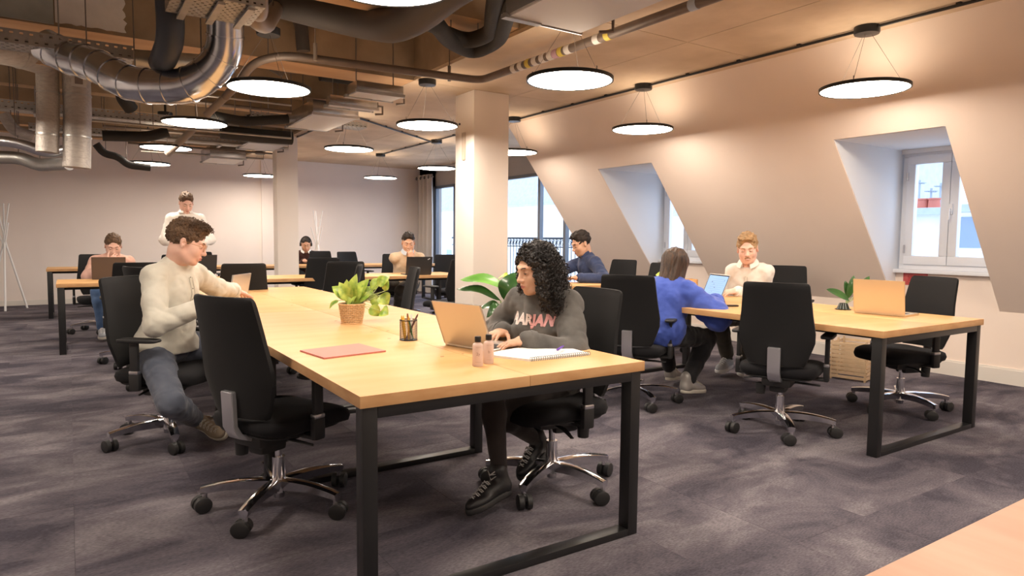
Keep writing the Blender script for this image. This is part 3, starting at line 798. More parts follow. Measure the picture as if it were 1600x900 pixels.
def head_extras(root, c, R, sc, o, hairm):
    T = Matrix(R.tolist()); cc = Vector(c)
    P = lambda p: cc+T@(Vector(p)*sc)
    bm = B()
    for s in (-1,1):
        bmesh.ops.create_uvsphere(bm, u_segments=16, v_segments=10, radius=.0128*sc, matrix=Matrix.Translation(P((s*.031,.0752,.001))))
    for f in bm.faces: f.material_index = 0
    for s in (-1,1):
        lk = o.get('look', (0,-.45)); g = Vector((lk[0],1,lk[1])).normalized(); ce = Vector((s*.031,.0752,.001))
        r = bmesh.ops.create_uvsphere(bm, u_segments=12, v_segments=8, radius=.0062*sc, matrix=Matrix.Translation(P(ce+g*.0078)))
        for v in r['verts']:
            for f in v.link_faces: f.material_index = 1
    obj('eyes', bm, [EYEW, IRIS], root, 60)
    bm = B()
    for s in (-1,1):
        z = .024+o.get('brow', 0); pts = [(s*.013,.0935,z-.004),(s*.024,.0925,z+.001),(s*.036,.0850,z+.001),(s*.046,.0745,z-.004)]
        tube(bm, [P(q) for q in smooth_path(pts, 4)], [x*sc for x in [.0026]*3+[.0030]*6+[.0024]*3+[.001]], 6, flat=1)
    for s in (-1,1):   # lashes
        gz = .0005-.005*o.get('lid', .5)
        pts = [(s*.031-.0125,.0845,gz-.0005),(s*.031-.005,.0895,gz+.0008),(s*.031+.005,.0895,gz+.0008),(s*.031+.0125,.0845,gz-.0005)]
        tube(bm, [P(q) for q in smooth_path(pts, 3)], .0009*sc if not o.get('fem') else .0014*sc, 5)
    obj('eyebrows', bm, hairm, root, 60)
    if o.get('moustache'):
        bm = B()
        for s in (-1,1): tube(bm, [P(q) for q in ((0,.1015,-.0545),(s*.010,.0985,-.0545),(s*.020,.0915,-.0585),(s*.026,.085,-.064))], [.0035*sc,.004*sc,.003*sc,.001*sc], 6)
        obj('moustache', bm, hairm, root, 60)
    if o.get('teeth'):
        bm = B(); tube(bm, [P(q) for q in smooth_path([(-.016,.0905,-.0625),(0,.0995,-.0650),(.016,.0905,-.0625)], 4)], .0026*sc, 6); obj('teeth', bm, M('teeth', (.8,.78,.72), .3), root, 60)
    if o.get('glasses'):
        bm = B()
        for s in (-1,1):
            ring = [P((s*.033+.0215*math.cos(a),.1015-.10*abs(.0215*math.cos(a)*s+.012)*.4,.000+.019*math.sin(a))) for a in [2*PI*k/24 for k in range(24)]]
            tube(bm, ring, .0013*sc, 6, closed=True)
            tube(bm, [P((s*.0535,.097,.006)),P((s*.074,.088,.006)),P((s*.080,.03,.006)),P((s*.082,-.005,.004)),P((s*.080,-.02,-.012))], .0012*sc, 6)
        tube(bm, [P((-.0115,.102,.004)),P((0,.106,.008)),P((.0115,.102,.004))], .0012*sc, 6)
        g = obj('eyeglasses', bm, M('amber_glasses_frame', (.45,.22,.08), .25), root, 60); g['label'] = 'thin amber-framed glasses'
def rib(parts, pts, w, n=4):
    pass
def hair_cap(root, c, R, sc, h, o, mat, name='hair'):
    st = o.get('hair', 'short'); lo = np.array([-.17,-.19,-.32]) if st in ('curly','long') else np.array([-.13,-.15,-.14]); hi = np.array([.17,.17,.19]) if st in ('curly','long') else np.array([.13,.15,.18])
    F = Field(lo, hi, h/sc)
    if st in ('short','sweep'):
        th = o.get('thick', .012)
        F.ell((0,-.020,.044), (.074+th*.55,.093+th*.5,.080+th), k=.0)
        if st == 'sweep': F.ell((.008,.045,.098), (.055,.045,.026), k=.03); F.ell((-.01,.02,.108), (.05,.05,.02), k=.03)
        F.noise(.005, 120, 3, stretch=(1,.45,1), ridge=True); F.noise(.0025, 300, 5, stretch=(1,.4,1))
        # cut the face opening and the neck line
        F.ell((0,.118,.0), (.070,.068,.100 if st == 'sweep' else .094), k=.012, op='sub'); F.ell((0,.07,-.075), (.10,.085,.06), k=.008, op='sub')
        for s in (-1,1): F.ell((s*.088,.002,-.012), (.024,.021,.036), k=.004, op='sub')
        F.ell((0,-.03,-.115), (.12,.14,.055), k=.01, op='sub')
    elif st == 'curlyshort':
        F.ell((0,-.020,.042), (.084,.103,.088), k=0)
        F.ell((0,.035,.092), (.066,.062,.040), k=.02); F.ell((0,-.02,.105), (.07,.07,.035), k=.02)
        F.noise(.005, 130, 2); F.noise(.0045, 260, 4, ridge=True)
        F.ell((0,.116,-.014), (.068,.060,.084), k=.006, op='sub'); F.ell((0,.07,-.080), (.10,.085,.06), k=.008, op='sub')
        for s in (-1,1): F.ell((s*.088,.002,-.014), (.024,.021,.034), k=.004, op='sub')
        F.ell((0,-.03,-.120), (.12,.14,.055), k=.01, op='sub')
    elif st == 'curly':
        F.ell((0,-.018,.050), (.098,.108,.092), k=0)
        for s in (-1,1):
            F.ell((s*.078,-.02,-.045), (.052,.070,.100), k=.04); F.ell((s*.080,.005,-.135), (.042,.060,.080), k=.04)
            F.cap((s*.080,.040,.035), (s*.096,.035,-.10), .020, .028, k=.03)
        F.ell((0,-.075,-.055), (.10,.06,.12), k=.04); F.ell((0,-.08,-.15), (.10,.05,.08), k=.04)
        F.noise(.008, 85, 2); F.noise(.008, 210, 4, ridge=True); F.noise(.004, 420, 6, ridge=True)
        F.ell((0,.115,-.030), (.069,.085,.100), k=.008, op='sub'); F.ell((0,.07,-.17), (.045,.10,.09), k=.01, op='sub')
    elif st == 'long':
        F.ell((0,-.018,.042), (.086,.104,.088), k=0)
        for s in (-1,1): F.cap((s*.060,.0,.02), (s*.068,-.01,-.17), .035, .030, k=.04); F.cap((s*.03,-.07,.02), (s*.045,-.075,-.20), .045, .030, k=.04)
        F.cap((0,-.08,.02), (0,-.09,-.22), .045, .030, k=.04)
        F.noise(.004, 160, 3, stretch=(1,1,.12)); F.noise(.0022, 330, 5, stretch=(1,1,.10))
        F.ell((0,.120,-.050), (.060,.075,.12), k=.01, op='sub'); F.ell((0,.07,-.19), (.05,.09,.09), k=.01, op='sub')
    V, Q = F.mesh(); V = relax(V, Q, 1, .2)
    ob = npmesh(name, [((V*sc)@R.T+np.array(c), Q)], [mat], root)
    return ob
def curl_strands(root, c, R, sc, mat, n, seed, st):
    """individual ringlets standing out of the mass of hair"""
    rnd = np.random.RandomState(seed); bm = B(); T = Matrix(R.tolist()); cc = Vector(c)
    for i in range(n):
        if st == 'curly':
            a = rnd.uniform(-PI, PI); zz = rnd.uniform(-.15, .135); front = abs(a) < 1.0
            if (front or abs(a) < 1.3) and zz < .078: a = (1.35+rnd.uniform(0,.4))*(1 if a > 0 else -1)
            ra = .100*math.sqrt(max(.1, 1-max(0,(zz-.03)/.125)**2)) if zz > 0 else .108
            base = Vector((math.sin(a)*ra*rnd.uniform(1.0,1.16), math.cos(a)*ra*rnd.uniform(.92,1.06)-.015, zz)); L = rnd.uniform(.05,.12); cr = rnd.uniform(.005,.009); tr = .0015; turns = L/.024
            if abs(a) < 1.4 and zz >= .078: L = rnd.uniform(.02,.035); turns = L/.024
            d = (Vector((math.sin(a)*.35, math.cos(a)*.35, -1))+Vector(rnd.uniform(-.2,.2,3))).normalized()
        else:
            a = rnd.uniform(-PI, PI); q = rnd.uniform(0, 1)**.5; base = Vector((math.sin(a)*.062*q, .02+math.cos(a)*.070*q, .125-.03*q*q)); L = rnd.uniform(.02,.04); cr = rnd.uniform(.004,.006); tr = .0018; turns = L/.016
            d = (Vector((math.sin(a), math.cos(a), .5))+Vector(rnd.uniform(-.6,.6,3))).normalized()
        x, y, z = frame_of(d); k = int(turns*8)+2; ph = rnd.uniform(0,6)
        pts = [base+d*(L*t/k)+x*cr*math.cos(ph+t*2*PI/8)+y*cr*math.sin(ph+t*2*PI/8) for t in range(k+1)]
        tube(bm, [cc+T@(p*sc) for p in pts], tr*sc, 4, cap=False)
    return obj('curls', bm, mat, root, 90)

def hand_field(wrist, d, nrm_, side, curl, spread, sc, h, thumb=.6):
    """palm with five separate fingers. d: wrist->knuckles, nrm_: palm normal (out of the palm), side +1: thumb towards d x nrm_"""
    d = unit(d); n = unit(nrm_-d*np.dot(nrm_, d)); l = np.cross(d, n)*side   # l: thumb direction
    w = np.array(wrist, float); R = .23*sc
    F = Field(w+d*.09*sc-R*.75, w+d*.09*sc+R*.75, h)
    fr = np.stack([l, d, n], 1)
    F.ell(w+d*.045*sc, np.array([.040,.050,.0155])*sc, R=fr, k=.01*sc)
    F.cap(w-d*.03*sc, w+d*.02*sc, .026*sc, .027*sc, k=.02*sc)
    F.ell(w+d*.075*sc, np.array([.041,.022,.013])*sc, R=fr, k=.012*sc)
    F.ell(w+d*.03*sc+l*.022*sc+n*.006*sc, np.array([.018,.030,.015])*sc, R=fr, k=.012*sc)
    lens = [.072,.080,.075,.060]; offs = [.029,.0100,-.0090,-.0270]; rad = [.0083,.0086,.0082,.0072]
    for i in range(4):
        p = w+d*(.086-.004*abs(i-1))*sc+l*offs[i]*sc; dd = unit(d+l*(offs[i]/.03)*spread*.35); cu = curl[i] if isinstance(curl, (list, tuple)) else curl
        L = lens[i]*sc; segs = [.45,.30,.25]; a = 0
        for j in range(3):
            a += cu*(.55 if j == 0 else .8)
            e = dd*math.cos(a)+n*math.sin(a); q = p+e*L*segs[j]
            F.cap(p, q, rad[i]*sc*(1-.10*j), rad[i]*sc*(.92-.12*j), k=.003*sc, pad=.03); p = q
    p = w+d*.020*sc+l*.030*sc+n*.006*sc; e = unit(l*.75+d*.75+n*.25*thumb)
    for j, (LL, rr) in enumerate(((.036,.0115),(.030,.0098),(.024,.0085))):
        e = unit(e+d*.18*j+n*thumb*.25*j); q = p+e*LL*sc; F.cap(p, q, rr*sc, rr*.88*sc, k=.006*sc, pad=.03); p = q
    V, Q = F.mesh(); return relax(V, Q, 1, .25), Q

def person(label, loc, deg, J, o, h=.011, hh=.0045):
    """J: joints in metres, local frame facing +Y. o: look of the person"""
    t = thing('person', label, 'person', loc, math.radians(deg)-PI/2, o.get('group'))
    sc = o.get('scale', 1.0); g = lambda k: np.array(J[k], float)
    P = {k: g(k) for k in J if k not in ('handL','handR')}
    fem = o.get('fem', 0); sk = skin(o.get('skin', 'light')); hair = o['hairm']
    shc = (P['shL']+P['shR'])/2; hpc = (P['hipL']+P['hipR'])/2
    lat = unit(P['shR']-P['shL']); up = unit(shc-hpc); lat = unit(lat-up*np.dot(lat,up)); fw = np.cross(up, lat); Rt = np.stack([lat, fw, up], 1)
    lath = unit(P['hipR']-P['hipL']); uph = unit(V3(0,0,1)*.5+up); lath = unit(lath-uph*np.dot(lath,uph)); Rh = np.stack([lath, np.cross(uph,lath), uph], 1)
    H = np.linalg.norm(shc-hpc)
    allp = np.array(list(P.values())); lo = allp.min(0)-.24*sc; hi = allp.max(0)+.24*sc
    def torso(F, g_, top=True, waist=True):
        c = lambda a, f=0: hpc+up*H*a+fw*f*sc
        bw = o.get('bulk', 1.0)
        F.ell(hpc+up*.02*sc, np.array([.165,.125,.115])*sc*bw+g_, R=Rh, k=.05)
        if top:
            F.ell(c(.38,.005), np.array([.138 if not fem else .120,.105,.155])*sc*bw+g_, R=Rt, k=.07)
            F.ell(c(.74,.0), np.array([.150 if not fem else .130,.108,.165])*sc*bw+g_, R=Rt, k=.06)
            if fem:
                for s in (-1,1): F.ell(c(.68,.085)+lat*s*.065*sc, np.array([.055,.050,.055])*sc+g_, R=Rt, k=.04)
            F.cap(P['shL'], P['shR'], .046*sc+g_*.7, .046*sc+g_*.7, k=.05)
            for s in ('L','R'): F.cap(P['sh'+s]+up*.0, P['neck']-up*.005*sc, .040*sc+g_*.6, .050*sc+g_*.5, k=.04)
            F.cap(c(.95), P['neck'], .070*sc+g_, .050*sc+g_*.5, k=.04)
    def arms(F, g_, to=1.0, only=None, puff=0):
        for s in ('L','R'):
            F.cap(P['sh'+s], P['el'+s], (.050 if not fem else .046)*sc+g_, .041*sc+g_+puff, k=.03)
            e = P['el'+s]+(P['wr'+s]-P['el'+s])*to
            F.cap(P['el'+s], e, .042*sc+g_+puff, (.036-.009*to)*sc+g_, k=.025)
    def legs(F, g_, to=1.0, flare=0, f0=0):
        for s in ('L','R'):
            F.cap(P['hip'+s]+(P['kn'+s]-P['hip'+s])*f0, P['kn'+s], (.088 if not fem else .080)*sc+g_, (.060 if not fem else .055)*sc+g_, k=.035)
            e = P['kn'+s]+(P['an'+s]-P['kn'+s])*to; m = P['kn'+s]*.72+P['an'+s]*.28
            back = -unit(np.cross(np.cross(V3(0,0,1), unit(P['kn'+s]-P['hip'+s])), unit(P['an'+s]-P['kn'+s])))
            F.cap(P['kn'+s], m, .056*sc+g_, .054*sc+g_, k=.03)
            F.cap(m, e, .054*sc+g_, (.036+.010*(1-to))*sc+g_+flare, k=.03)
    # ---- body, one continuous skin
    F = Field(lo, hi, h); torso(F, -.008); arms(F, -.004); legs(F, -.006)
    for s in ('L','R'): F.cap(P['an'+s], P['an'+s]*.5+P['toe'+s]*.5, .026*sc, .024*sc, k=.01); F.cap(P['an'+s]*.5+P['toe'+s]*.5, P['toe'+s]*.85+P['an'+s]*.15, .024*sc, .018*sc, k=.01)
    V, Q = F.mesh(); V = relax(V, Q, 1, .4)
    parts = [(V, Q, 0)]
    R = headframe(*o.get('head', (0,.3,0))); hc = P['head']; hs = sc*o.get('headscale', 1.0)
    hv = build_head(hc, R, hs, hh, o, P['neck']-up*.03*sc); parts.append(hv)
    Sm = {'L': -1, 'R': 1}
    for s in ('L','R'):
        if 'hand'+s in J:
            q = J['hand'+s]; V, Q = hand_field(P['wr'+s], q[0], np.array(q[1], float), q[2], q[3], q[4] if len(q) > 4 else .4, sc*.98, hh, q[5] if len(q) > 5 else .6); parts.append((V, Q, 0))
    body = npmesh('body', parts, [sk, LIP], t)
    head_extras(t, hc, R, hs, o, hair)
    hair_cap(t, hc, R, hs, hh, o, hair)
    if o.get('curls'): curl_strands(t, hc, R, hs, hair, o['curls'], 5, o.get('hair'))
    # ---- upper garment
    F = Field(lo, hi, h); gt = o.get('loose', .010)*sc; torso(F, gt); arms(F, gt*1.0, o.get('sleeve', .96), puff=o.get('puff', 0))
    if o.get('hem'): F.ell(hpc+up*.01*sc, np.array([.200,.165,.135])*sc, R=Rh, k=.04)
    fo_ = o.get('fold', .005); F.noise(fo_, 38, o.get('seed', 1), stretch=(1,.7,.9), ridge=True); F.noise(fo_*.40, 85, o.get('seed', 1)+3, stretch=(.8,.8,1.3), ridge=True)
    F.plane(hpc-V3(0,0,1)*o.get('hemz', .07)*sc, V3(0,0,-1))
    nk = P['neck']; fo = unit(up*.25-fw*.1)
    nr = .068 if not fem else .064
    F.ell(nk+up*.035*sc+fw*.018*sc, np.array([nr,nr,.045])*sc, R=Rt, k=.006, op='sub')
    V, Q = F.mesh(); V = relax(V, Q, 1, .4); Ft = F; top = npmesh(o.get('topname', 'sweater'), [(V, Q, 0)], [o['topm']], t)
    if o.get('collar'):
        bm = B(); cm = o.get('collarm', o['topm'])
        cpts = []
        for k in range(25):
            a = -PI*.86+2*PI*.86*k/24
            cpts.append((Vector((nk+lat*math.sin(a)*.066*sc-fw*math.cos(a)*(.064)*sc+up*(.024*sc)+fw*.012*sc+up*(.012*math.cos(a))*sc)), a))
        hgt = .030*sc if o['collar'] == 'band' else .038*sc
        ring = []
        for p_, a in cpts:
            outv = Vector(lat*math.sin(a)-fw*math.cos(a)); U = Vector(up)
            if o['collar'] == 'band': prof = [p_-U*.008, p_+U*hgt-outv*.006, p_+U*hgt-outv*.010, p_-U*.008-outv*.008]
            else: prof = [p_-outv*.004, p_+U*hgt*.8-outv*.010, p_+U*hgt*.85-outv*.004, p_-U*.006+outv*.020*sc*(1+.6*max(0,abs(a)-1.6)), p_-U*.004+outv*.016*sc]
            ring.append([bm.verts.new(q) for q in prof])
        for A, Bq in zip(ring, ring[1:]):
            m_ = len(A)
            for j in range(m_): bm.faces.new((A[j],A[(j+1)%m_],Bq[(j+1)%m_],Bq[j]))
        bm.faces.new(ring[0]); bm.faces.new(ring[-1][::-1]); bmesh.ops.recalc_face_normals(bm, faces=bm.faces[:])
        obj('collar', bm, cm, top, 60)
        if o.get('placket'):
            bm = B(); a = nk+fw*.075*sc-up*.01*sc
            pts = []
            for k in range(7):
                q = k/6; base = hpc+up*H*(1.02-.42*q)+fw*.0*sc
                pts.append(base)
            d_ = []
            for b_ in pts:   # walk outwards on the shirt's own surface
                r_ = .03
                idx = lambda w_: tuple(np.clip(np.round((w_-F.lo)/F.h).astype(int), 0, F.n-1))
                while r_ < .25 and F.d[idx(b_+fw*r_)] < 0: r_ += .004
                if r_ > .035: d_.append(Vector(b_+fw*(r_+.0015)))
            if len(d_) > 2:
                for sx in (-1,1): tube(bm, [p_+Vector(lat)*.013*sc*sx for p_ in d_], .0018, 5)
                for p_ in d_[::2]: bmesh.ops.create_uvsphere(bm, u_segments=8, v_segments=6, radius=.0045*sc, matrix=Matrix.Translation(p_))
                obj('placket', bm, M('shirt_shade_thread', (.42,.40,.34), .7), top, 60)
    # cuffs
    if o.get('cuff', 1):
        for s in ('L','R'):
            bm = B(); d_ = unit(P['wr'+s]-P['el'+s]); e = P['el'+s]+(P['wr'+s]-P['el'+s])*o.get('sleeve', .96); r_ = (.036-.009*o.get('sleeve', .96))*sc+gt
            tube(bm, [Vector(e+d_*x) for x in (-.03*sc,-.028*sc,.004*sc,.006*sc)], [r_*.9,r_*1.05,r_*1.02,r_*.8], 16)
            obj('cuff', bm, o['topm'], top, 50)
    # ---- trousers / shorts
    F = Field(lo, hi, h); gp = o.get('ploose', .010)*sc; torso(F, min(gp*.3, .004), top=False); legs(F, gp, o.get('leglen', .93), o.get('flare', .006))
    F.noise(o.get('pfold', .004), 48, 4, ridge=True); F.noise(o.get('pfold', .004)*.5, 110, 6, ridge=True); F.plane(hpc+V3(0,0,.09*sc), V3(0,0,1))
    V, Q = F.mesh(); V = relax(V, Q, 1, .4); npmesh(o.get('pname', 'trousers'), [(V, Q, 0)], [o['pantm']], t)
    # ---- socks and shoes
    for s in ('L','R'):
        an, toe = P['an'+s], P['toe'+s]
        shoe(t, an, toe, P['kn'+s], sc, o.get('shoe', {}), h*.55)
    return t, P, dict(up=up, fw=fw, lat=lat, hpc=hpc, H=H, R=R, hc=hc, F=Ft, top=top, sc=sc)
def shoe(root, an, toe, kn, sc, so, h):
    d = unit(toe-an+V3(0,0,0)); leg = unit(kn-an); f = unit(toe-(an-leg*.055*sc)); u = unit(leg-f*np.dot(leg,f)); l = np.cross(f, u)
    heel = an-u*.058*sc-f*.035*sc; ft = heel+f*.255*sc
    R = np.stack([l, f, u], 1); F = Field(np.minimum(heel,ft)-.12*sc, np.maximum(heel,ft)+.16*sc, h)
    F.ell(heel+f*.055*sc+u*.035*sc, np.array([.038,.060,.045])*sc, R=R, k=.02); F.ell(heel+f*.17*sc+u*.025*sc, np.array([.044,.085,.034])*sc, R=R, k=.03)
    F.cap(an-u*.02*sc, heel+f*.14*sc+u*.05*sc, .040*sc, .026*sc, k=.02)
    if so.get('high'): F.cap(an-u*.02*sc, an+u*.05*sc, .042*sc, .044*sc, k=.02)
    F.plane(heel+u*.004*sc, -u)
    V, Q = F.mesh(); sh = npmesh('shoe', [(relax(V, Q, 1, .3), Q, 0)], [so.get('m', WHT)], root)
    F = Field(np.minimum(heel,ft)-.12*sc, np.maximum(heel,ft)+.12*sc, h)
    F.ell(heel+f*.055*sc+u*.004*sc, np.array([.043,.064,.050])*sc, R=R, k=.03); F.ell(heel+f*.17*sc+u*.004*sc, np.array([.050,.090,.050])*sc, R=R, k=.04)
    F.plane(heel+u*.018*sc, u); F.plane(heel-u*.010*sc, -u)
    V, Q = F.mesh(); npmesh('sole', [(V, Q, 0)], [so.get('sole', WHT)], sh)
    bm = B()
    for k in range(5):
        q = heel+f*(.115+.022*k)*sc+u*(.088-.0085*k)*sc; w = (.024-.001*k)*sc
        if so.get('high') and k < 1: pass
        tube(bm, [Vector(q-l*w-u*.010*sc), Vector(q-l*w*.4+u*.002), Vector(q+f*.012*sc+l*w*.4+u*.001), Vector(q+l*w+f*.008*sc-u*.010*sc)], .0026*sc, 5)
        tube(bm, [Vector(q+l*w-u*.010*sc), Vector(q+l*w*.4+u*.004), Vector(q+f*.012*sc-l*w*.4+u*.003), Vector(q-l*w+f*.008*sc-u*.010*sc)], .0026*sc, 5)
    if so.get('high'):
        for k in range(3):
            q = an+u*(.005+.022*k)*sc+f*.045*sc; w = .024*sc
            tube(bm, [Vector(q-l*w-f*.01), Vector(q+f*.004), Vector(q+l*w+u*.012-f*.01)], .0026*sc, 5); tube(bm, [Vector(q+l*w-f*.01), Vector(q+f*.006), Vector(q-l*w+u*.012-f*.01)], .0026*sc, 5)
    obj('laces', bm, so.get('lace', WHT), sh, 60)
    bm = B(); top = an+leg*(.05 if not so.get('high') else .06)*sc
    tube(bm, [Vector(an-leg*.02*sc), Vector(an+leg*.03*sc), Vector(an+leg*so.get('sock', .09)*sc)], [.038*sc,.036*sc,.0385*sc], 14); obj('sock', bm, so.get('sockm', M('black_sock', (.02,.02,.022), .9)), root, 60)
# ---------------------------------------------------------------- people
def ik(a, b, l1, l2, pole):
    a, b, pole = np.array(a,float), np.array(b,float), np.array(pole,float); d = b-a; L = np.linalg.norm(d)
    if L > (l1+l2)*.995: b = a+d/L*(l1+l2)*.995; d = b-a; L = np.linalg.norm(d)
    if L < abs(l1-l2)+.02: L = abs(l1-l2)+.02
    x = unit(d); c = (l1*l1+L*L-l2*l2)/(2*L); hh = math.sqrt(max(0, l1*l1-c*c)); p = pole-x*np.dot(pole,x); p = unit(p)
    return a+x*c+p*hh, b
def pose(px, py, depth, deg, sc, look=None, **k):
    """places the person so that the head's centre is at the given distance along the pixel's ray"""
    l = (px-800)/F_PX*depth; v = -(py-450)/F_PX*depth; T = Vector((0,0,CAM_Z))+_f*depth+_r*l+_u*v
    loc = [T.x, T.y, 0]; sp = k.pop('spine', .46); ph = math.radians(deg)-PI/2; c, s = math.cos(ph), math.sin(ph)
    for _ in range(8):
        J, W = pose_at(loc, deg, sc, spine=sp, **k); h = J['head']
        wx, wy = c*h[0]-s*h[1]+loc[0], s*h[0]+c*h[1]+loc[1]; loc[0] += T.x-wx; loc[1] += T.y-wy
        sp += (T.z-h[2])/sc*.8
    pass; (lambda *a: None)('pose', px, 'loc', [round(q,2) for q in loc], 'spine', round(sp,3))
    return J, W, tuple(loc)
def pose_at(loc, deg, sc, hipz=.53, lean=.12, side=0, twist=0, wr=None, an=None, toes=None, headoff=(0,.05,.13), polesA=None, polesK=None, spine=.46, shw=.158):
    """all targets in world space; returns joints in the person's own frame"""
    ph = math.radians(deg)-PI/2; c, s = math.cos(ph), math.sin(ph); lx, ly = loc[0], loc[1]
    def W(p): x, y, z = p[0]-lx, p[1]-ly, p[2]; return V3(c*x+s*y, -s*x+c*y, z)
    J = {}; hip = V3(0,0,hipz*1.0)
    J['hipL'] = hip+V3(-.095*sc,0,0); J['hipR'] = hip+V3(.095*sc,0,0)
    up = unit(V3(side, lean, 1)); sh = hip+up*spine*sc; ct, st = math.cos(twist), math.sin(twist); la = V3(ct, st, -side); la = unit(la)
    J['shL'] = sh-la*shw*sc-up*.015*sc; J['shR'] = sh+la*shw*sc-up*.015*sc
    J['neck'] = sh+up*.055*sc+V3(0,.005,0); J['head'] = sh+V3(headoff[0]*sc, headoff[1]*sc, headoff[2]*sc+.05*sc)
    for i, k in enumerate('LR'):
        sg = -1 if k == 'L' else 1
        pole = (polesA or {}).get(k, (sg*.7,-.3,-1))
        J['el'+k], J['wr'+k] = ik(J['sh'+k], W(wr[k]), .285*sc, .255*sc, pole)
        J['kn'+k], J['an'+k] = ik(J['hip'+k], W(an[k]), .43*sc, .41*sc, (polesK or {}).get(k, (sg*.15,.6,1)))
        t = toes[k] if toes else (0,1,-.45)
        J['toe'+k] = J['an'+k]+unit(V3(*t))*.155*sc
    return J, W
HB = M('hair_dark_brown', (.020,.012,.008), .68, var=.4, vscale=30, bump=.5, bscale=120, stretch=(1,.4,1))
HC = M('hair_black_curly', (.012,.009,.008), .42, var=.4, vscale=30, bump=.6, bscale=150)
HM = M('hair_mid_brown', (.060,.032,.016), .68, col2=(.14,.078,.038), vscale=40, bump=.5, bscale=120)
HL = M('hair_sandy_blond', (.25,.145,.065), .68, col2=(.46,.29,.14), vscale=30, bump=.5, bscale=110, stretch=(1,.3,1))
HT = M('hair_long_brown', (.016,.009,.006), .42, col2=(.10,.052,.028), vscale=22, bump=.6, bscale=90, stretch=(3,3,.15))
def cloth(n, c, c2=None, **k): return M(n, c, .9, col2=c2 or tuple(x*1.18 for x in c), vscale=9, bump=k.get('bump', .18), bscale=k.get('bs', 420), sheen=.2)
SWG = cloth('washed_grey_sweatshirt', (.070,.066,.062), (.135,.128,.12)); SHG = cloth('pale_sage_linen_shirt', (.56,.54,.46), (.66,.64,.56)); SWB = cloth('blue_sweatshirt', (.045,.085,.40), (.075,.13,.52))
SWW = cloth('white_shirt', (.74,.68,.62), (.82,.77,.71)); SWN = cloth('navy_zip_sweater', (.022,.034,.085), (.04,.06,.14)); SWP = cloth('dusty_pink_sweater', (.62,.36,.28), (.72,.45,.37)); SWE = cloth('beige_sweater', (.55,.40,.26), (.64,.49,.34))
SWK = cloth('dark_maroon_jacket', (.05,.018,.015)); SWH = cloth('white_knit_sweater', (.78,.74,.68), (.86,.83,.78))
TRN = cloth('slate_blue_trousers', (.070,.082,.115), (.11,.125,.165)); TRK = cloth('black_trousers', (.010,.010,.012)); TRO = cloth('olive_grey_trousers', (.060,.052,.040), (.10,.088,.07)); JEA = cloth('blue_jeans', (.07,.14,.30), (.14,.24,.44)); TIG = cloth('sheer_black_tights', (.018,.013,.012), (.030,.022,.020)); SHO = cloth('taupe_shorts', (.20,.17,.155), (.26,.225,.205))
LEA = M('black_boot_leather', (.012,.012,.014), .4, bump=.1, bscale=200); CANV = M('beige_canvas', (.36,.29,.21), .85, bump=.2, bscale=500); OFFW = M('off_white_rubber', (.62,.58,.50), .6); GREYS = M('grey_white_sneaker', (.42,.45,.50), .6, bump=.1, bscale=200); SILV = M('silver_canvas', (.36,.34,.32), .45, .3)

# 1 the curly-haired woman
loc, deg, sc = (2.10,2.70,0), 202, 1.0
wl = at(822,532,z=.785); wr_ = at(786,517,z=.785)
J, Wf, loc = pose(838,421,3.30, deg, sc, hipz=.53, lean=.20, wr={'L': wl, 'R': wr_}, an={'L': at(842,690,z=.20), 'R': at(782,752,z=.13)}, toes={'L': (.0,.75,-.75), 'R': (.1,1,-.55)}, headoff=(0,.065,.105), shw=.142, spine=.43,
             polesA={'L': (-.9,-.5,-.8), 'R': (.9,-.4,-.6)})
J['handL'] = (unit(Wf(at(788,538,z=.77))-J['wrL']), (0,0,-1), -1, .38, .5); J['handR'] = (unit(Wf(at(762,527,z=.77))-J['wrR']), (0,0,-1), 1, .45, .4)
girl = person('woman with long black curly hair and grey lettered sweatshirt typing on a laptop', loc, deg, J,
    dict(fem=1, skin='warm', hair='curly', hairm=HC, curls=850, head=(math.radians(-24),.20,.0), topm=SWG, topname='sweatshirt', pantm=TIG, pname='tights', loose=.024, fold=.0055, hemz=.06, puff=.004, lid=.35, look=(.1,-.5), ploose=-.001, flare=0, leglen=.99, pfold=.001,
         shoe=dict(m=LEA, sole=BLKP, lace=M('grey_lace', (.5,.5,.5), .7), high=1, sockm=TIG, sock=.12)), h=.0075, hh=.003)
# 2 the man in the pale shirt
loc, deg, sc = (.42,4.72,0), -46, 1.05
J, Wf, loc = pose(292,379,4.0, deg, sc, hipz=.55, lean=.17, twist=.05, wr={'L': at(388,463,z=.80), 'R': at(318,478,y=4.22)}, an={'R': at(306,655,z=.12), 'L': (.95,4.75,.12)}, toes={'R': (.0,1,-.45), 'L': (0,1,-.45)}, polesK={'R': (.9,.25,.6), 'L': (-.2,.6,1)}, headoff=(.02,.10,.125), spine=.47, shw=.165,
             polesA={'R': (.9,-.5,-1)})
J['handL'] = (unit(Wf(at(408,468,z=.77))-J['wrL']), (0,0,-1), -1, .4); J['handR'] = (unit(V3(-.8,.5,-.2)), (0,-.3,-1), 1, .5)
man1 = person('man with curly brown hair, glasses and pale collarless shirt, seated at the front left', loc, deg, J,
    dict(skin='rosy', hair='curlyshort', hairm=HM, curls=260, head=(math.radians(30),.34,0), topm=SHG, topname='shirt', pantm=TRN, loose=.022, fold=.0055, hemz=.01, hem=1, collar='band', placket=1, glasses=1, lid=.5, look=(-.1,-.6), ploose=.012, scale=sc,
         shoe=dict(m=CANV, sole=OFFW, lace=OFFW)), h=.0075, hh=.003)
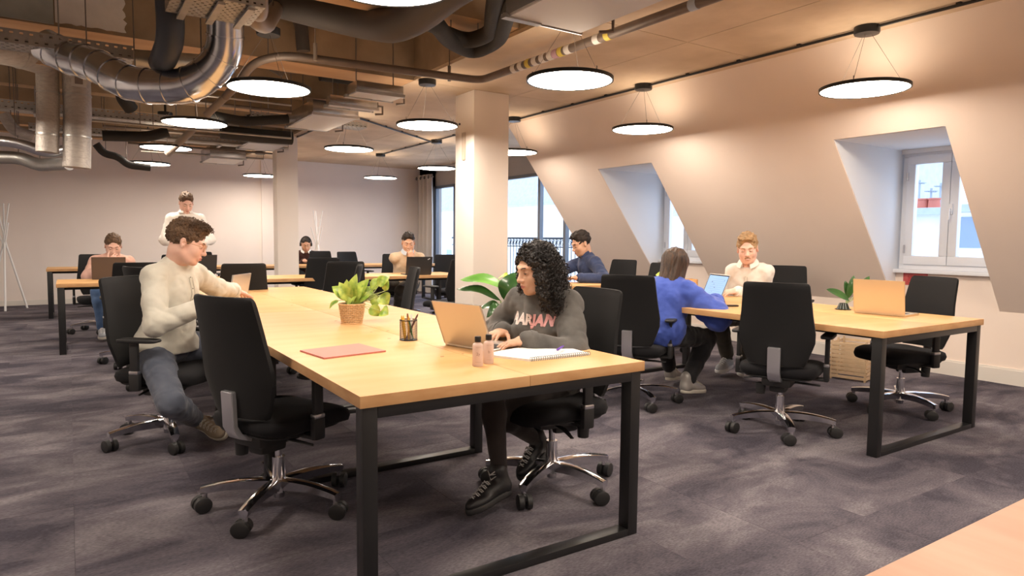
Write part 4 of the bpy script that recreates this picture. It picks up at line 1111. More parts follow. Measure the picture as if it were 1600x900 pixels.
# 3 the woman in blue, seen from behind
loc, deg, sc = (3.60,3.80,0), 22, 1.05
J, Wf, loc = pose(1056,414,5.30, deg, sc, hipz=.53, lean=.42, side=.05, wr={'R': (4.22,3.52,.79), 'L': (4.35,4.15,.79)}, an={'R': at(1072,600,z=.13), 'L': (4.28,4.02,.12)}, toes={'R': (.35,1,-.45), 'L': (0,1,-.45)}, headoff=(.02,.08,.12), spine=.43, shw=.145,
             polesA={'R': (1,-.2,-.8)})
J['handR'] = ((.1,1,-.1), (0,0,-1), 1, .35); J['handL'] = ((.2,1,-.1), (0,0,-1), -1, .35)
person('woman with long brown hair and blue sweatshirt, seen from behind at the right-hand table', loc, deg, J,
    dict(fem=1, skin='light', hair='long', hairm=HT, head=(math.radians(-8),.35,0), topm=SWB, topname='sweatshirt', pantm=TRK, loose=.040, fold=.0075, hemz=.08, puff=.02, sleeve=.85, ploose=.015, scale=sc, leglen=.86,
         shoe=dict(m=SILV, sole=OFFW, lace=OFFW, high=1, sockm=M('white_sock', (.7,.68,.66), .9))), h=.0105, hh=.0048)
# 4 the smiling man in white
loc, deg, sc = (5.42,4.12,0), 203, 1.12
J, Wf, loc = pose(1168,389,6.2, deg, sc, hipz=.54, lean=.42, wr={'L': (5.10,4.0,.79), 'R': (5.12,4.28,.79)}, an={'L': at(1166,566,z=.13), 'R': at(1138,562,z=.13)}, toes={'L': (-.1,1,-.45), 'R': (.1,1,-.45)}, headoff=(.0,.07,.13), spine=.46, shw=.128,
             polesA={'L': (-.35,-.5,-1), 'R': (.35,-.5,-1)})
J['handL'] = (unit(Wf((4.95,4.08,.77))-J['wrL']), (.5,.0,-1), -1, .55); J['handR'] = (unit(Wf((4.97,4.14,.77))-J['wrR']), (-.5,0,-1), 1, .55)
person('smiling man with sandy hair, moustache and white shirt across the right-hand table', loc, deg, J,
    dict(skin='rosy', hair='sweep', thick=.020, hairm=HL, head=(math.radians(12),.20,.08), topm=SWW, topname='shirt', pantm=TRO, loose=.022, fold=.007, collar='shirt', placket=1, moustache=1, teeth=1, smile=1, lid=.7, look=(0,-.6), ploose=.016, scale=sc, leglen=.84, cuff=1,
         shoe=dict(m=GREYS, sole=WHT, lace=WHT)), h=.0105, hh=.0045)
# 5 the man in navy
loc, deg, sc = (5.22,6.62,0), 165, 1.22
J, Wf, loc = pose(908,381,8.3, deg, sc, hipz=.55, lean=.30, wr={'L': at(904,434,z=.80), 'R': (4.55,6.5,.80)}, an={'L': (5.1,6.5,.12), 'R': (5.1,6.8,.12)}, headoff=(0,.08,.13), spine=.46, polesA={'L': (-1,-.6,-.5)})
J['handL'] = ((.3,1,0), (0,0,-1), -1, .5); J['handR'] = ((-.3,1,0), (0,0,-1), 1, .5)
person('dark-haired man in navy zip sweater in profile under the slope end', loc, deg, J,
    dict(skin='warm', hair='sweep', thick=.014, hairm=HB, head=(math.radians(4),.36,0), topm=SWN, pantm=TRK, loose=.020, fold=.006, collar='band', scale=sc, lid=.6, look=(0,-.6),
         shoe=dict(m=BLKP, sole=BLKP)), h=.012, hh=.0052)
# 6 the man in beige
loc, deg, sc = (4.02,9.85,0), 258, 1.2
J, Wf, loc = pose(638,379,10.0, deg, sc, hipz=.55, lean=.42, wr={'R': at(636,417,z=.79), 'L': at(643,404,y=9.10)}, an={'L': (4.1,9.4,.12), 'R': (3.8,9.4,.12)}, headoff=(.0,.06,.13), spine=.46, polesA={'L': (-1,.1,-1), 'R': (1,-.2,-.7)})
J['handR'] = ((-.6,1,0), (0,0,-1), 1, .4); J['handL'] = (unit(V3(.25,.1,1)), unit(V3(.3,-.9,.1)), -1, .9)
person('man in beige sweater resting his chin on his hand behind a dark laptop', loc, deg, J,
    dict(skin='warm', hair='sweep', thick=.012, hairm=HB, head=(math.radians(-8),.30,0), topm=SWE, pantm=TRO, loose=.018, fold=.005, collar='shirt', collarm=M('pale_blue_collar', (.55,.60,.66), .8), scale=sc, lid=.7,
         shoe=dict(m=BLKP, sole=BLKP)), h=.013, hh=.006)
# 7 the man with headphones
p = cpos(477,13.2); loc, deg, sc = (p.x+.05,p.y+.35,0), 258, 1.12
J, Wf, loc = pose(478,382,13.0, deg, sc, hipz=.55, lean=.45, wr={'R': (loc[0]-.15,loc[1]-.62,.80), 'L': (loc[0]+.12,loc[1]-.62,.80)}, an={'L': (loc[0]+.1,loc[1]-.4,.12), 'R': (loc[0]-.12,loc[1]-.4,.12)}, headoff=(0,.07,.12), spine=.44)
J['handR'] = ((0,1,0), (0,0,-1), 1, .4); J['handL'] = ((0,1,0), (0,0,-1), -1, .4)
hid = person('man with headphones and dark jacket bent low behind the black chair backs', loc, deg, J,
    dict(skin='warm', hair='short', hairm=HB, head=(0,.30,0), topm=SWK, topname='jacket', pantm=TRK, loose=.020, collar='shirt', collarm=WHT, scale=sc, lid=.6, shoe=dict(m=BLKP, sole=BLKP)), h=.014, hh=.0065)
# 8 the man in pink
loc, deg, sc = (.50,10.05,0), 270, 1.12
J, Wf, loc = pose(177,384,8.3, deg, sc, hipz=.55, lean=.42, side=-.04, wr={'R': at(170,411,y=9.42), 'L': at(180,421,z=.79)}, an={'L': at(183,515,z=.12), 'R': at(160,515,z=.12)}, toes={'L': (0,1,-.45), 'R': (0,1,-.45)}, headoff=(-.01,.06,.115), spine=.46, polesA={'R': (1,.1,-1), 'L': (-1,.2,-.7)})
J['elR'] = J['shR']*.45+J['wrR']*.55+V3(.16,-.02,-.18)
J['handR'] = (unit(V3(-.7,.0,.7)), unit(V3(-.2,-1,0)), 1, .9); J['handL'] = ((.7,.7,0), (0,0,-1), -1, .4)
person('man in dusty pink sweater leaning on his hand at the far left', loc, deg, J,
    dict(skin='rosy', hair='short', thick=.016, hairm=HM, head=(0,.42,0), topm=SWP, pantm=JEA, loose=.020, fold=.006, scale=sc, lid=.8, sleeve=.85, shoe=dict(m=GREYS, sole=OFFW, sockm=M('white_sock', (.7,.68,.66), .9))), h=.013, hh=.006)
# 9 the standing man
p = cpos(289,8.9); loc, deg, sc = (p.x,p.y,0), 268, 1.06
J, Wf, loc = pose(291,317,8.8, deg, sc, hipz=.95, lean=.04, wr={'R': (loc[0]-.10,loc[1]-.30,1.13), 'L': (loc[0]+.14,loc[1]-.30,1.16)}, an={'L': (loc[0]+.12,loc[1],.10), 'R': (loc[0]-.12,loc[1],.10)}, toes={'L': (-.2,1,-.45), 'R': (.2,1,-.45)}, headoff=(-.005,.055,.135), spine=.50, polesK={'L': (0,1,0), 'R': (0,1,0)}, polesA={'L': (-1,-.8,-.6), 'R': (1,-.8,-.6)})
J['handR'] = (unit(V3(-.6,.8,.2)), unit(V3(-.3,-.3,1)), 1, .8); J['handL'] = (unit(V3(.6,.8,.2)), unit(V3(.3,-.3,1)), -1, .8)
person('standing man in white sweater looking down, behind the seated man', loc, deg, J,
    dict(skin='rosy', hair='sweep', thick=.014, hairm=HM, head=(math.radians(6),.50,0), topm=SWH, pantm=TRK, loose=.022, fold=.006, collar='shirt', scale=sc, lid=.8, leglen=.97, shoe=dict(m=BLKP, sole=BLKP)), h=.013, hh=.006)

th_, hp_, hg_ = hid; T_ = Matrix(hg_['R'].tolist()); c_ = Vector(hg_['hc']); s_h = hg_['sc']
bm = B(); tube(bm, [c_+T_@(Vector((.094*math.cos(a),-.01,.012+.132*math.sin(a)))*s_h) for a in [PI*k/16 for k in range(17)]], .007*s_h, 8)
for q in (-1,1): a_ = c_+T_@(Vector((q*.080,-.005,-.002))*s_h); b_ = c_+T_@(Vector((q*.104,-.005,-.002))*s_h); cyl(bm, a_, b_, .032*s_h, .028*s_h, 16)
obj('headphones', bm, BLKP, th_, 50)
# ---------------------------------------------------------------- things on the tables
SIL = M('laptop_aluminium', (.62,.60,.57), .32, .85); SILREFL = M('laptop_table_reflection', (.80,.66,.46), .34, .7); DKL = M('laptop_graphite', (.05,.045,.042), .45, .2); BRL = M('laptop_brown_grey', (.10,.07,.055), .5, .2)  # lone laptop's yellow is the tabletop's reflection, put into its metal colour
KEYS = M('black_keys', (.02,.02,.022), .6); SCR_OFF = M('screen_dark', (.01,.01,.012), .15); 
def laptop(x, y, user, label, m, z=TH, open_=108, w=.315, d=.22, screen=None, marks=0):
    t = thing('laptop', label, 'laptop', (x,y,z), math.radians(user)-PI/2)
    bm = B(); box(bm, (0,d/2,.008), (w,d,.013), bev=.004); ba = obj('laptop_base', bm, m, t, 40)
    bm = B()
    for r in range(5):
        for c in range(13): box(bm, (-w*.42+w*.84*c/12, .030+.021*r, .0152), (w*.055,.017,.0015))
    kb = obj('keyboard', bm, KEYS, ba, 0)
    bm = B(); box(bm, (0,d*.78,.0149), (w*.32,d*.28,.0008)); obj('touchpad', bm, m, ba, 0)
    a = math.radians(open_); up = Vector((0,math.cos(a),math.sin(a))); nn = Vector((0,math.sin(a),-math.cos(a)))
    Rm = Matrix(((1,0,0),(0,up.y,nn.y),(0,up.z,nn.z)))
    bm = B(); box(bm, Vector((0,0,.014))+up*(d*.49), (w,d*.97,.006), rot=Rm, bev=.0025); li = obj('laptop_lid', bm, m, t, 40)
    bm = B(); box(bm, Vector((0,0,.014))+up*(d*.51)+nn*.0034, (w*.97,d*.90,.0008), rot=Rm); obj('bezel', bm, SCR_OFF, li, 0)
    bm = B(); box(bm, Vector((0,0,.014))+up*(d*.52)+nn*.0042, (w*.93,d*.80,.0006), rot=Rm); dp = obj('display', bm, screen or SCR_OFF, li, 0)
    if marks == 1:
        bm = B()
        for u, v, su, sv in ((.02,.45,.06,.012),(.22,.70,.05,.016),(.10,.60,.012,.022),(.08,.25,.012,.014),(-.35,.80,.02,.02)):
            box(bm, Vector((u*w,0,.014))+up*(d*(.12+v*.8))+nn*.0048, (w*su,d*sv*2,.0006), rot=Rm)
        for k in range(9): box(bm, Vector((-.05*w*(k%3),0,.014))+up*(d*(.20+.075*k))+nn*.0047, (w*.62,d*.004,.0004), rot=Rm)
        obj('screen_content', bm, M('screen_marks', (.08,.13,.26), .5), li, 0)
    if marks == 2:
        bm = B(); box(bm, Vector((w*.36,0,.014))+up*(d*.86)-nn*.0034, (.035,.010,.001), rot=Rm @ Matrix.Rotation(.5,3,'Z')); obj('lid_emblem', bm, WHT, li, 0)
    return t
SCB = M('lit_blue_screen', (.20,.38,.80), .3, emit=.25)
laptop(1.505,2.645,14,'silver laptop the curly-haired woman types on', SIL, open_=112)
laptop(1.02,5.22,146,'silver laptop in front of the man in the pale shirt', SIL, open_=100)
laptop(4.43,3.74,158,'laptop with a lit blue screen before the woman in blue', SIL, open_=112, screen=SCB, marks=1, w=.33, d=.235)
laptop(4.72,2.50,4,'laptop coloured with the table reflection, open alone on the right-hand table', SILREFL, open_=97, w=.34, d=.235)
p = at(655,430,z=TH); laptop(p.x,p.y+.02,82,'dark laptop with a small white mark before the man in beige', DKL, w=.36, d=.25, open_=104, marks=2)
p = at(171,437,z=TH); laptop(p.x,p.y+.05,88,'brown-grey laptop before the man in pink', BRL, w=.33, d=.25, open_=102)
p = at(318,429,z=TH); laptop(p.x,p.y+.1,100,'dark laptop lid right behind the curly head of the seated man', DKL, w=.36, d=.25, open_=100)
# pouch beside the blue laptop
bm = B(); box(bm, (0,0,.008), (.16,.035,.014), bev=.006); o = obj('pen_case', bm, M('dark_brown_leather', (.03,.02,.015), .5)); o.location = (4.23,3.395,TH); o.rotation_euler = (0,0,math.atan2(-.08,.15)); tag(o, 'slim dark pen case lying beside the blue-screen laptop', 'case')
# pink folder
bm = B()
fp = [(.83,2.95),(.86,2.71),(1.15,2.755),(1.12,3.01)]
prism(bm, [(a,b,TH+.0005) for a, b in fp], (0,0,.003)); prism(bm, [(a+.002,b+.002,TH+.004) for a, b in fp], (0,0,.0025)); bx(bm, (.83,2.85,TH+.003),(.834,2.86,TH+.004))
o = obj('folder', bm, M('salmon_card', (.62,.21,.17), .6, var=.05), None, 30); tag(o, 'closed salmon-pink card folder lying on the front table', 'folder')
# bottles
CLR = M('blush_clear_plastic', (.80,.62,.54), .25, trans=.25, ior=1.3); LAB = M('bottle_print', (.25,.16,.14), .6)
def text_obj(s, size, ext=.0004, shear=0, bold=0):
    cu = bpy.data.curves.new('txt', 'FONT'); cu.body = s; cu.size = size; cu.extrude = ext; cu.align_x = 'CENTER'; cu.align_y = 'CENTER'; cu.shear = shear; cu.offset = bold; cu.resolution_u = 3
    o = bpy.data.objects.new('txt', cu); C.objects.link(o); bpy.context.view_layer.update(); me = bpy.data.meshes.new_from_object(o.evaluated_get(bpy.context.evaluated_depsgraph_get())); bpy.data.objects.remove(o); return me
def bottle(x, y, rz, label, mark):
    t = thing('travel_bottle', label, 'bottle', (x,y,TH), rz, 'small clear bottles on the front table')
    bm = B(); lathe(bm, [(.0001,0),(.0195,0),(.021,.003),(.021,.082),(.018,.089),(.0105,.093),(.0105,.097),(.0001,.097)], 28, cap=False); obj('bottle_body', bm, CLR, t, 50)
    bm = B(); lathe(bm, [(.0001,.096),(.0125,.096),(.0130,.098),(.0130,.115),(.0118,.118),(.0001,.118)], 24, cap=False); obj('cap', bm, BLK, t, 50)
    me = text_obj(mark, .016)
    for v in me.vertices:
        a = v.co.x/.0215; v.co = Vector((.0217*math.sin(a), -.0217*math.cos(a), .050+v.co.y))
    meshobj('bottle_print', me, LAB, t)
    bm = B()
    for zz in (.018,.076): bm2 = tube(bm, [(.0215*math.sin(a), -.0215*math.cos(a), zz) for a in [-.5+.1*k for k in range(11)]], .0004, 4)
    obj('printed_rule', bm, LAB, t, 0)
bottle(1.335,2.27,-.45,'small clear bottle with black cap, left one of the pair', '2y')
bottle(1.400,2.295,-.45,'small clear bottle with black cap, nearer the woman\'s hand', 'b')
# spiral notebook
nb = [Vector((1.47,2.45)),Vector((1.57,2.24)),Vector((1.885,2.235)),Vector((1.905,2.49))]
t = thing('notebook', 'white spiral notebook lying open at the front right table corner', 'notebook', (1.71,2.36,TH))
def nbp(u, v, z):
    a = nb[1].lerp(nb[2], u); b = nb[0].lerp(nb[3], u); q = a.lerp(b, v); return Vector((q.x-1.71, q.y-2.36, z))
PAP = M('notebook_paper', (.85,.84,.81), .8)
bm = B(); n = 10
for lay, zz in ((0,.002),(1,.007)):
    g = {}
    for i in range(n+1):
        for j in range(n+1): 
            lift = (.010*math.sin(PI*min(1,i/n*1.0))*(j/n)**2 if lay else 0)
            g[i,j,0] = bm.verts.new(nbp(i/n, .03+.97*j/n, zz-.002)); g[i,j,1] = bm.verts.new(nbp(i/n, .03+.97*j/n, zz+.002+lift))
    for i in range(n):
        for j in range(n):
            bm.faces.new((g[i,j,1],g[i+1,j,1],g[i+1,j+1,1],g[i,j+1,1])); bm.faces.new((g[i,j+1,0],g[i+1,j+1,0],g[i+1,j,0],g[i,j,0]))
    for i in range(n):
        bm.faces.new((g[i,0,0],g[i+1,0,0],g[i+1,0,1],g[i,0,1])); bm.faces.new((g[i+1,n,0],g[i,n,0],g[i,n,1],g[i+1,n,1]))
        bm.faces.new((g[0,i+1,0],g[0,i,0],g[0,i,1],g[0,i+1,1])); bm.faces.new((g[n,i,0],g[n,i+1,0],g[n,i+1,1],g[n,i,1]))
obj('pages', bm, PAP, t, 40)
bm = B()
for k in range(28):
    q = nbp(.02+.96*k/27, .02, .008); tube(bm, [q+Vector((0,.009*math.cos(a),.009*math.sin(a)-.0)) for a in [2*PI*s/10 for s in range(10)]], .0011, 5, closed=True)
obj('spiral_binding', bm, BLKP, t, 60)
p = at(875,546,z=TH+.02); bm = B(); d = Vector((.055,.045,0)).normalized(); tube(bm, [-d*.055,-d*.05,d*.035,d*.04,d*.062], [.0015,.0055,.0055,.004,.004], 10, flat=.8)
o = obj('pen', bm, M('purple_plastic', (.13,.05,.42), .35), None, 50); o.location = (p.x,p.y,TH+.0262); tag(o, 'purple pen lying on the white spiral notebook', 'pen')
# loose sheet behind the laptop hand
p = at(812,524,z=TH); bm = B(); box(bm, (0,0,.0008), (.20,.14,.0012), rot=.5); o = obj('paper_sheet', bm, PAP, None, 0); o.location = (p.x+.02,p.y+.05,TH); tag(o, 'white sheet of paper between the woman\'s forearms', 'paper')
# wire pencil cup
t = thing('pencil_cup', 'black wire-mesh pencil cup on the front table', 'cup', (1.385,3.03,TH)); bm = B()
for zz, rr in ((.002,.0022),(.100,.0026)): tube(bm, [(.042*math.cos(a),.042*math.sin(a),zz) for a in [2*PI*k/32 for k in range(32)]], rr, 6, closed=True)
obj('rim', bm, BLK, t, 60)
bm = B()
for k in range(44):
    a = 2*PI*k/44; tube(bm, [(.042*math.cos(a),.042*math.sin(a),.002),(.042*math.cos(a),.042*math.sin(a),.100)], .00055, 4, cap=False)
for k in range(22): tube(bm, [(.042*math.cos(a),.042*math.sin(a),.006+.0043*k) for a in [2*PI*q/28 for q in range(28)]], .00045, 4, closed=True)
obj('wire_mesh', bm, BLK, t, 0)
bm = B(); lathe(bm, [(.0001,.001),(.041,.001),(.041,.003),(.0001,.003)], 28, cap=False); obj('cup_base', bm, BLK, t, 40)
for k, (bx_, by_, tx, ty, L, r, col, nm, lab) in enumerate([
    (-.02,.0,-.034,.0,.122,.0042,(.75,.42,.04),'pencil','yellow pencil leaning furthest left in the wire cup'),(-.01,.01,-.020,.012,.120,.0045,(.80,.50,.08),'pencil','second yellow pencil from the left in the wire cup'),
    (-.005,-.012,-.006,-.014,.118,.0042,(.70,.38,.05),'pencil','yellow pencil upright in the middle of the wire cup'),(.008,.008,.006,.02,.126,.0050,(.25,.10,.05),'marker','brown marker at the back of the wire cup'),
    (-.018,-.008,.034,-.006,.142,.0046,(.10,.03,.02),'pencil','long dark pencil leaning across the wire cup to the right'),(.014,-.004,.018,.006,.122,.0055,(.80,.78,.74),'marker','white marker in the wire cup'),
    (.0,.02,.026,.02,.112,.0042,(.55,.10,.10),'pencil','red pencil at the right in the wire cup'),(.022,.0,-.006,-.02,.105,.0046,(.05,.22,.08),'pencil','short green pencil crossing inside the wire cup')]):
    a = Vector((bx_,by_,.004)); b = a+(Vector((tx,ty,.10))-a).normalized()*L; bm = B(); d = (b-a).normalized()
    tube(bm, [a,b-d*.012,b], [r,r,.0008 if nm == 'pencil' else r*.7], 6 if nm == 'pencil' else 12)
    o = obj(nm, bm, M('stationery_%d' % k, col, .45), None, 40); o.location = (1.385,3.03,TH); tag(o, lab, nm, 'pens and pencils in the wire cup')

# ---------------------------------------------------------------- plants
def leaf(bm, base, tip, width, droop=.0, up=Vector((0,0,1)), shape='heart', n=8, fold=.12, wave=0, mat=0):
    base, tip = Vector(base), Vector(tip); ax = tip-base; L = ax.length; d = ax.normalized(); side = d.cross(up); side = side.normalized() if side.length > 1e-4 else Vector((1,0,0)); nn = side.cross(d)
    rows = []
    for i in range(n+1):
        t = i/n
        if shape == 'heart': w = width*.5*(math.sin(PI*min(1,t*.92+.10))**.75)*(1-.25*t)*1.15 if t < 1 else 0
        elif shape == 'oval': w = width*.5*math.sin(PI*(t*.96+.02))**.7
        else: w = width*.5*math.sin(PI*(t*.97+.015))**.85
        if i in (0,n): w *= .15
        c = base+d*(L*t)+nn*(droop*math.sin(PI*t))+nn*(-droop*.8*t*t)
        row = []
        for k in range(5):
            u = -1+k*.5; row.append(bm.verts.new(c+side*(u*w)+nn*(abs(u)*w*fold*2+wave*math.sin(t*9+u*3)*abs(u))))
        rows.append(row)
    for A, Bq in zip(rows, rows[1:]):
        for k in range(4): bm.faces.new((A[k],A[k+1],Bq[k+1],Bq[k])).material_index = mat
LEAFP = M('pothos_leaf', (.13,.27,.03), .38, col2=(.52,.62,.12), vscale=26, coat=.2, detail=3); LEAFD = M('dark_glossy_leaf', (.020,.075,.018), .3, col2=(.05,.15,.03), vscale=8, coat=.3)
LEAFB = M('bright_leaf', (.10,.30,.04), .4, col2=(.22,.48,.08), vscale=8, coat=.2); LEAFL = M('lime_leaf', (.35,.50,.05), .45, col2=(.60,.72,.12), vscale=8); STEM = M('green_stem', (.35,.42,.18), .5)
WICK = M('woven_wicker', (.58,.36,.17), .7, col2=(.72,.50,.28), vscale=60, bump=.3, bscale=200); SOIL = M('potting_soil', (.03,.02,.012), .95)
def wicker(t, r0, r1, H, rows=11, n=36):
    bm = B(); lathe(bm, [(.0001,.002),(r0*.93,.002),(r1*.93,H*.97),(r1*.88,H*.97),(r0*.86,.01)], 28, cap=False); obj('pot_liner', bm, M('wicker_gap_dark', (.10,.045,.02), .9), t, 40)
    bm = B()
    for k in range(rows):
        z = H*(k+.5)/rows; R = r0+(r1-r0)*z/H
        tube(bm, [((R+.0022*math.cos(n/2*a+PI*(k%2)))*math.cos(a),(R+.0022*math.cos(n/2*a+PI*(k%2)))*math.sin(a),z) for a in [2*PI*q/(n*2) for q in range(n*2)]], H/rows*.42, 5, closed=True)
    for k in range(n):
        a = 2*PI*k/n; tube(bm, [(r0*math.cos(a),r0*math.sin(a),.0),(r1*math.cos(a),r1*math.sin(a),H)], .0022, 4)
    for z, R in ((.003,r0),(H,r1)): tube(bm, [((R+.001)*math.cos(a),(R+.001)*math.sin(a),z) for a in [2*PI*q/36 for q in range(36)]], .004, 6, closed=True)
    obj('wicker_weave', bm, WICK, t, 0)
    bm = B(); lathe(bm, [(.0001,H*.90),(r1*.90,H*.90)], 20, cap=False); obj('soil', bm, SOIL, t, 0)
t = thing('potted_pothos', 'variegated pothos trailing from a wicker pot on the front table', 'plant', (1.375,3.80,TH)); wicker(t, .056, .074, .115)
RT = Vector((_r.x,_r.y,0)).normalized(); FT = Vector((-RT.y,RT.x,0))
def pl(px, py, dz=0):   # offset in the plane facing the camera, from photo pixels about the pot foot
    s = 3.94/F_PX; return RT*((px-547)*s)+Vector((0,0,(506-py)*s))+FT*dz
lv = [((541,468),(516,448),.055),((545,470),(530,441),.05),((546,468),(541,437),.05),((548,468),(556,428),.05),((550,470),(572,436),.055),((552,470),(566,446),.05),((545,472),(558,456),.055),((549,474),(578,458),.05),
      ((575,452),(596,437),.050),((588,446),(606,432),.045),((600,455),(603,433),.03),((574,474),(590,470),.062),((590,462),(604,476),.060),((578,478),(592,494),.050),((594,486),(606,490),.055),((528,470),(513,482),.020),((560,468),(580,448),.05),((553,476),(546,470),.05),((540,474),(552,462),.045),((557,463),(548,444),.045)]
for k, (a, b, w) in enumerate(lv):
    dz = random.uniform(-.05,.05); A = pl(*a, dz*.7); Bq = pl(*b, dz); bm = B(); leaf(bm, A, Bq, w*1.45, droop=.008, up=(Vector((0,0,.5))-FT*.9+RT*random.uniform(-.5,.5)).normalized(), fold=.14, wave=.002)
    obj('leaf', bm, LEAFP, t, 60)
    bm = B(); q = pl(random.uniform(535,560),478,dz*.3); mid = (q+A)/2+Vector((0,0,.015)); tube(bm, smooth_path([q,mid,A], 5), .0016, 5); obj('stem', bm, STEM, t, 60)
for (a, b) in (((572,468),(590,446)),((560,474),(603,452)),((560,476),(585,492)),((562,474),(592,462))):
    bm = B(); tube(bm, smooth_path([pl(555,478),pl(*a),pl(*b)], 5), .0019, 5); obj('stem', bm, STEM, t, 60)
# big floor plant behind the woman
p = cpos(790,5.1); t = thing('floor_plant', 'large-leaved green floor plant before the big column', 'plant', (p.x,p.y,0))
bm = B(); lathe(bm, [(.0001,0),(.12,0),(.15,.30),(.145,.31),(.13,.30),(.0001,.27)], 28, cap=False); obj('planter', bm, M('white_ceramic_planter', (.78,.74,.68), .4), t, 40)
def pf(px, py, dz=0, D=5.1, zf=None):
    s = D/F_PX; return RT*((px-790)*s)+Vector((0,0,CAM_Z-(py-374)*s))+FT*dz
big = [((795,452),(719,433),.11,LEAFB,.02),((782,470),(714,448),.085,LEAFD,.02),((790,470),(806,424),.16,LEAFD,-.05),((788,465),(800,428),.12,LEAFL,.0),((795,440),(779,431),.06,LEAFL,.05),((785,490),(750,478),.10,LEAFD,.05),((790,480),(760,490),.09,LEAFD,-.05),((798,470),(830,450),.12,LEAFB,.1),((795,480),(835,480),.12,LEAFD,.1)]
for a, b, w, m_, dz in big:
    A = pf(*a, dz); Bq = pf(*b, dz*1.5); bm = B(); leaf(bm, A, Bq, w, droop=.04, up=(Vector((0,0,.8))-FT*.6).normalized(), shape='oval', n=12, fold=.10, wave=.006); obj('leaf', bm, m_, t, 60)
    bm = B(); tube(bm, smooth_path([Vector((0,0,.28)),Vector((0,0,.5))+A*.15,A], 5), .006, 6); obj('stem', bm, STEM, t, 60)
# small rubber plant on the right-hand table
t = thing('rubber_plant', 'small rubber plant in a dark pot behind the lone open laptop', 'plant', (4.84,2.83,TH)); s_ = 5.1/F_PX
bm = B(); lathe(bm, [(.0001,0),(.055,0),(.057,.006),(.045,.008),(.030,.045),(.028,.05),(.0001,.045)], 24, cap=False); obj('pot', bm, M('dark_green_glaze', (.02,.03,.022), .25), t, 40)
def pr(px, py, dz=0): return RT*((px-1322)*s_)+Vector((0,0,(484-py)*s_))+FT*dz
for a, b, w, dz in (((1330,470),(1295,452),.075,-.01),((1331,468),(1340,431),.055,.03),((1332,465),(1329,440),.05,.05),((1345,462),(1365,432),.05,.04),((1340,468),(1375,450),.06,.02)):
    bm = B(); leaf(bm, pr(*a,dz), pr(*b,dz), w, droop=.01, up=(Vector((0,0,.7))-FT*.7).normalized(), shape='oval', n=10, fold=.1); obj('leaf', bm, LEAFD, t, 60)
    bm = B(); tube(bm, smooth_path([Vector((0,0,.04)),pr(1328,474,dz*.5),pr(*a,dz)], 4), .003, 6); obj('stem', bm, STEM, t, 60)
# plywood planter box with pothos behind the woman in blue
p = at(1106,458,z=TH); p = Vector((4.72,4.36,TH)); t = thing('planter_box', 'plywood planter box with lime-green pothos beside the woman in blue', 'plant', (p.x,p.y,TH)); bm = B()
for a, b in (((-.16,-.07,0),(-.148,.07,.15)),((.148,-.07,0),(.16,.07,.15)),((-.16,-.07,0),(.16,-.058,.15)),((-.16,.058,0),(.16,.07,.15)),((-.15,-.06,0),(.15,.06,.01))): bx(bm, a, b)
obj('box_panels', bm, WOOD, t, 0); t.rotation_euler = (0,0,-.5)
bm = B(); bx(bm, (-.148,-.058,.08), (.148,.058,.12)); obj('soil', bm, SOIL, t, 0)
for k in range(12):
    a = random.uniform(0,6.28); q = Vector((-.09+random.uniform(-.05,.05),random.uniform(-.03,.03),.12)); e = q+Vector((math.cos(a)*.06,math.sin(a)*.06,random.uniform(.04,.12))); f = e+Vector((math.cos(a)*.08,math.sin(a)*.06,random.uniform(-.02,.04)))
    bm = B(); leaf(bm, e, f, .065, droop=.01, up=Vector((-.3,-.6,.7)).normalized()); obj('leaf', bm, LEAFL if k%3 else LEAFB, t, 60)
    bm = B(); tube(bm, [q,(q+e)/2+Vector((0,0,.02)),e], .002, 5); obj('stem', bm, STEM, t, 60)
# slatted crate on the floor
p = at(1345,594,z=0); t = thing('slatted_crate', 'pale slatted wicker crate on the floor against the low wall', 'crate', (p.x+.05,p.y+.1,0), .25); CR = M('pale_crate_wood', (.62,.46,.29), .7, var=.1, vscale=12)
for sgn in (-1,1):
    for k in range(9):
        bm = B(); box(bm, (0,sgn*.15,.03+.037*k), (.36,.012,.024)); obj('slat', bm, CR, t, 0)
        bm = B(); box(bm, (sgn*.18,0,.03+.037*k), (.012,.29,.024)); obj('slat', bm, CR, t, 0)
    for q in (-.17,0,.17): bm = B(); box(bm, (q,sgn*.142,.18), (.03,.012,.36)); obj('post', bm, CR, t, 0)
# poster under the window
p0, p1 = at(1412,425,x=WX), at(1449,447,x=WX); bm = B(); bx(bm, (WX-.004,p1.y,p1.z), (WX-.001,p0.y,p0.z)); o = obj('poster', bm, M('red_poster_print', (.50,.06,.06), .6, col2=(.62,.14,.13), vscale=14), None, 0); tag(o, 'small red poster on the wall under the dormer window', 'poster')
bm = B(); cy_, cz_ = (p0.y+p1.y)/2, (p0.z+p1.z)/2
for k in range(4): tube(bm, [(WX-.0045,cy_+.07*math.cos(a)*(1-.15*k)+.01*k,cz_+.012*math.sin(2*a+k)-.03+.018*k) for a in [2*PI*q/20 for q in range(20)]], .0016, 4, closed=True)
obj('poster_drawing', bm, M('poster_ink', (.35,.02,.03), .7), o, 0)
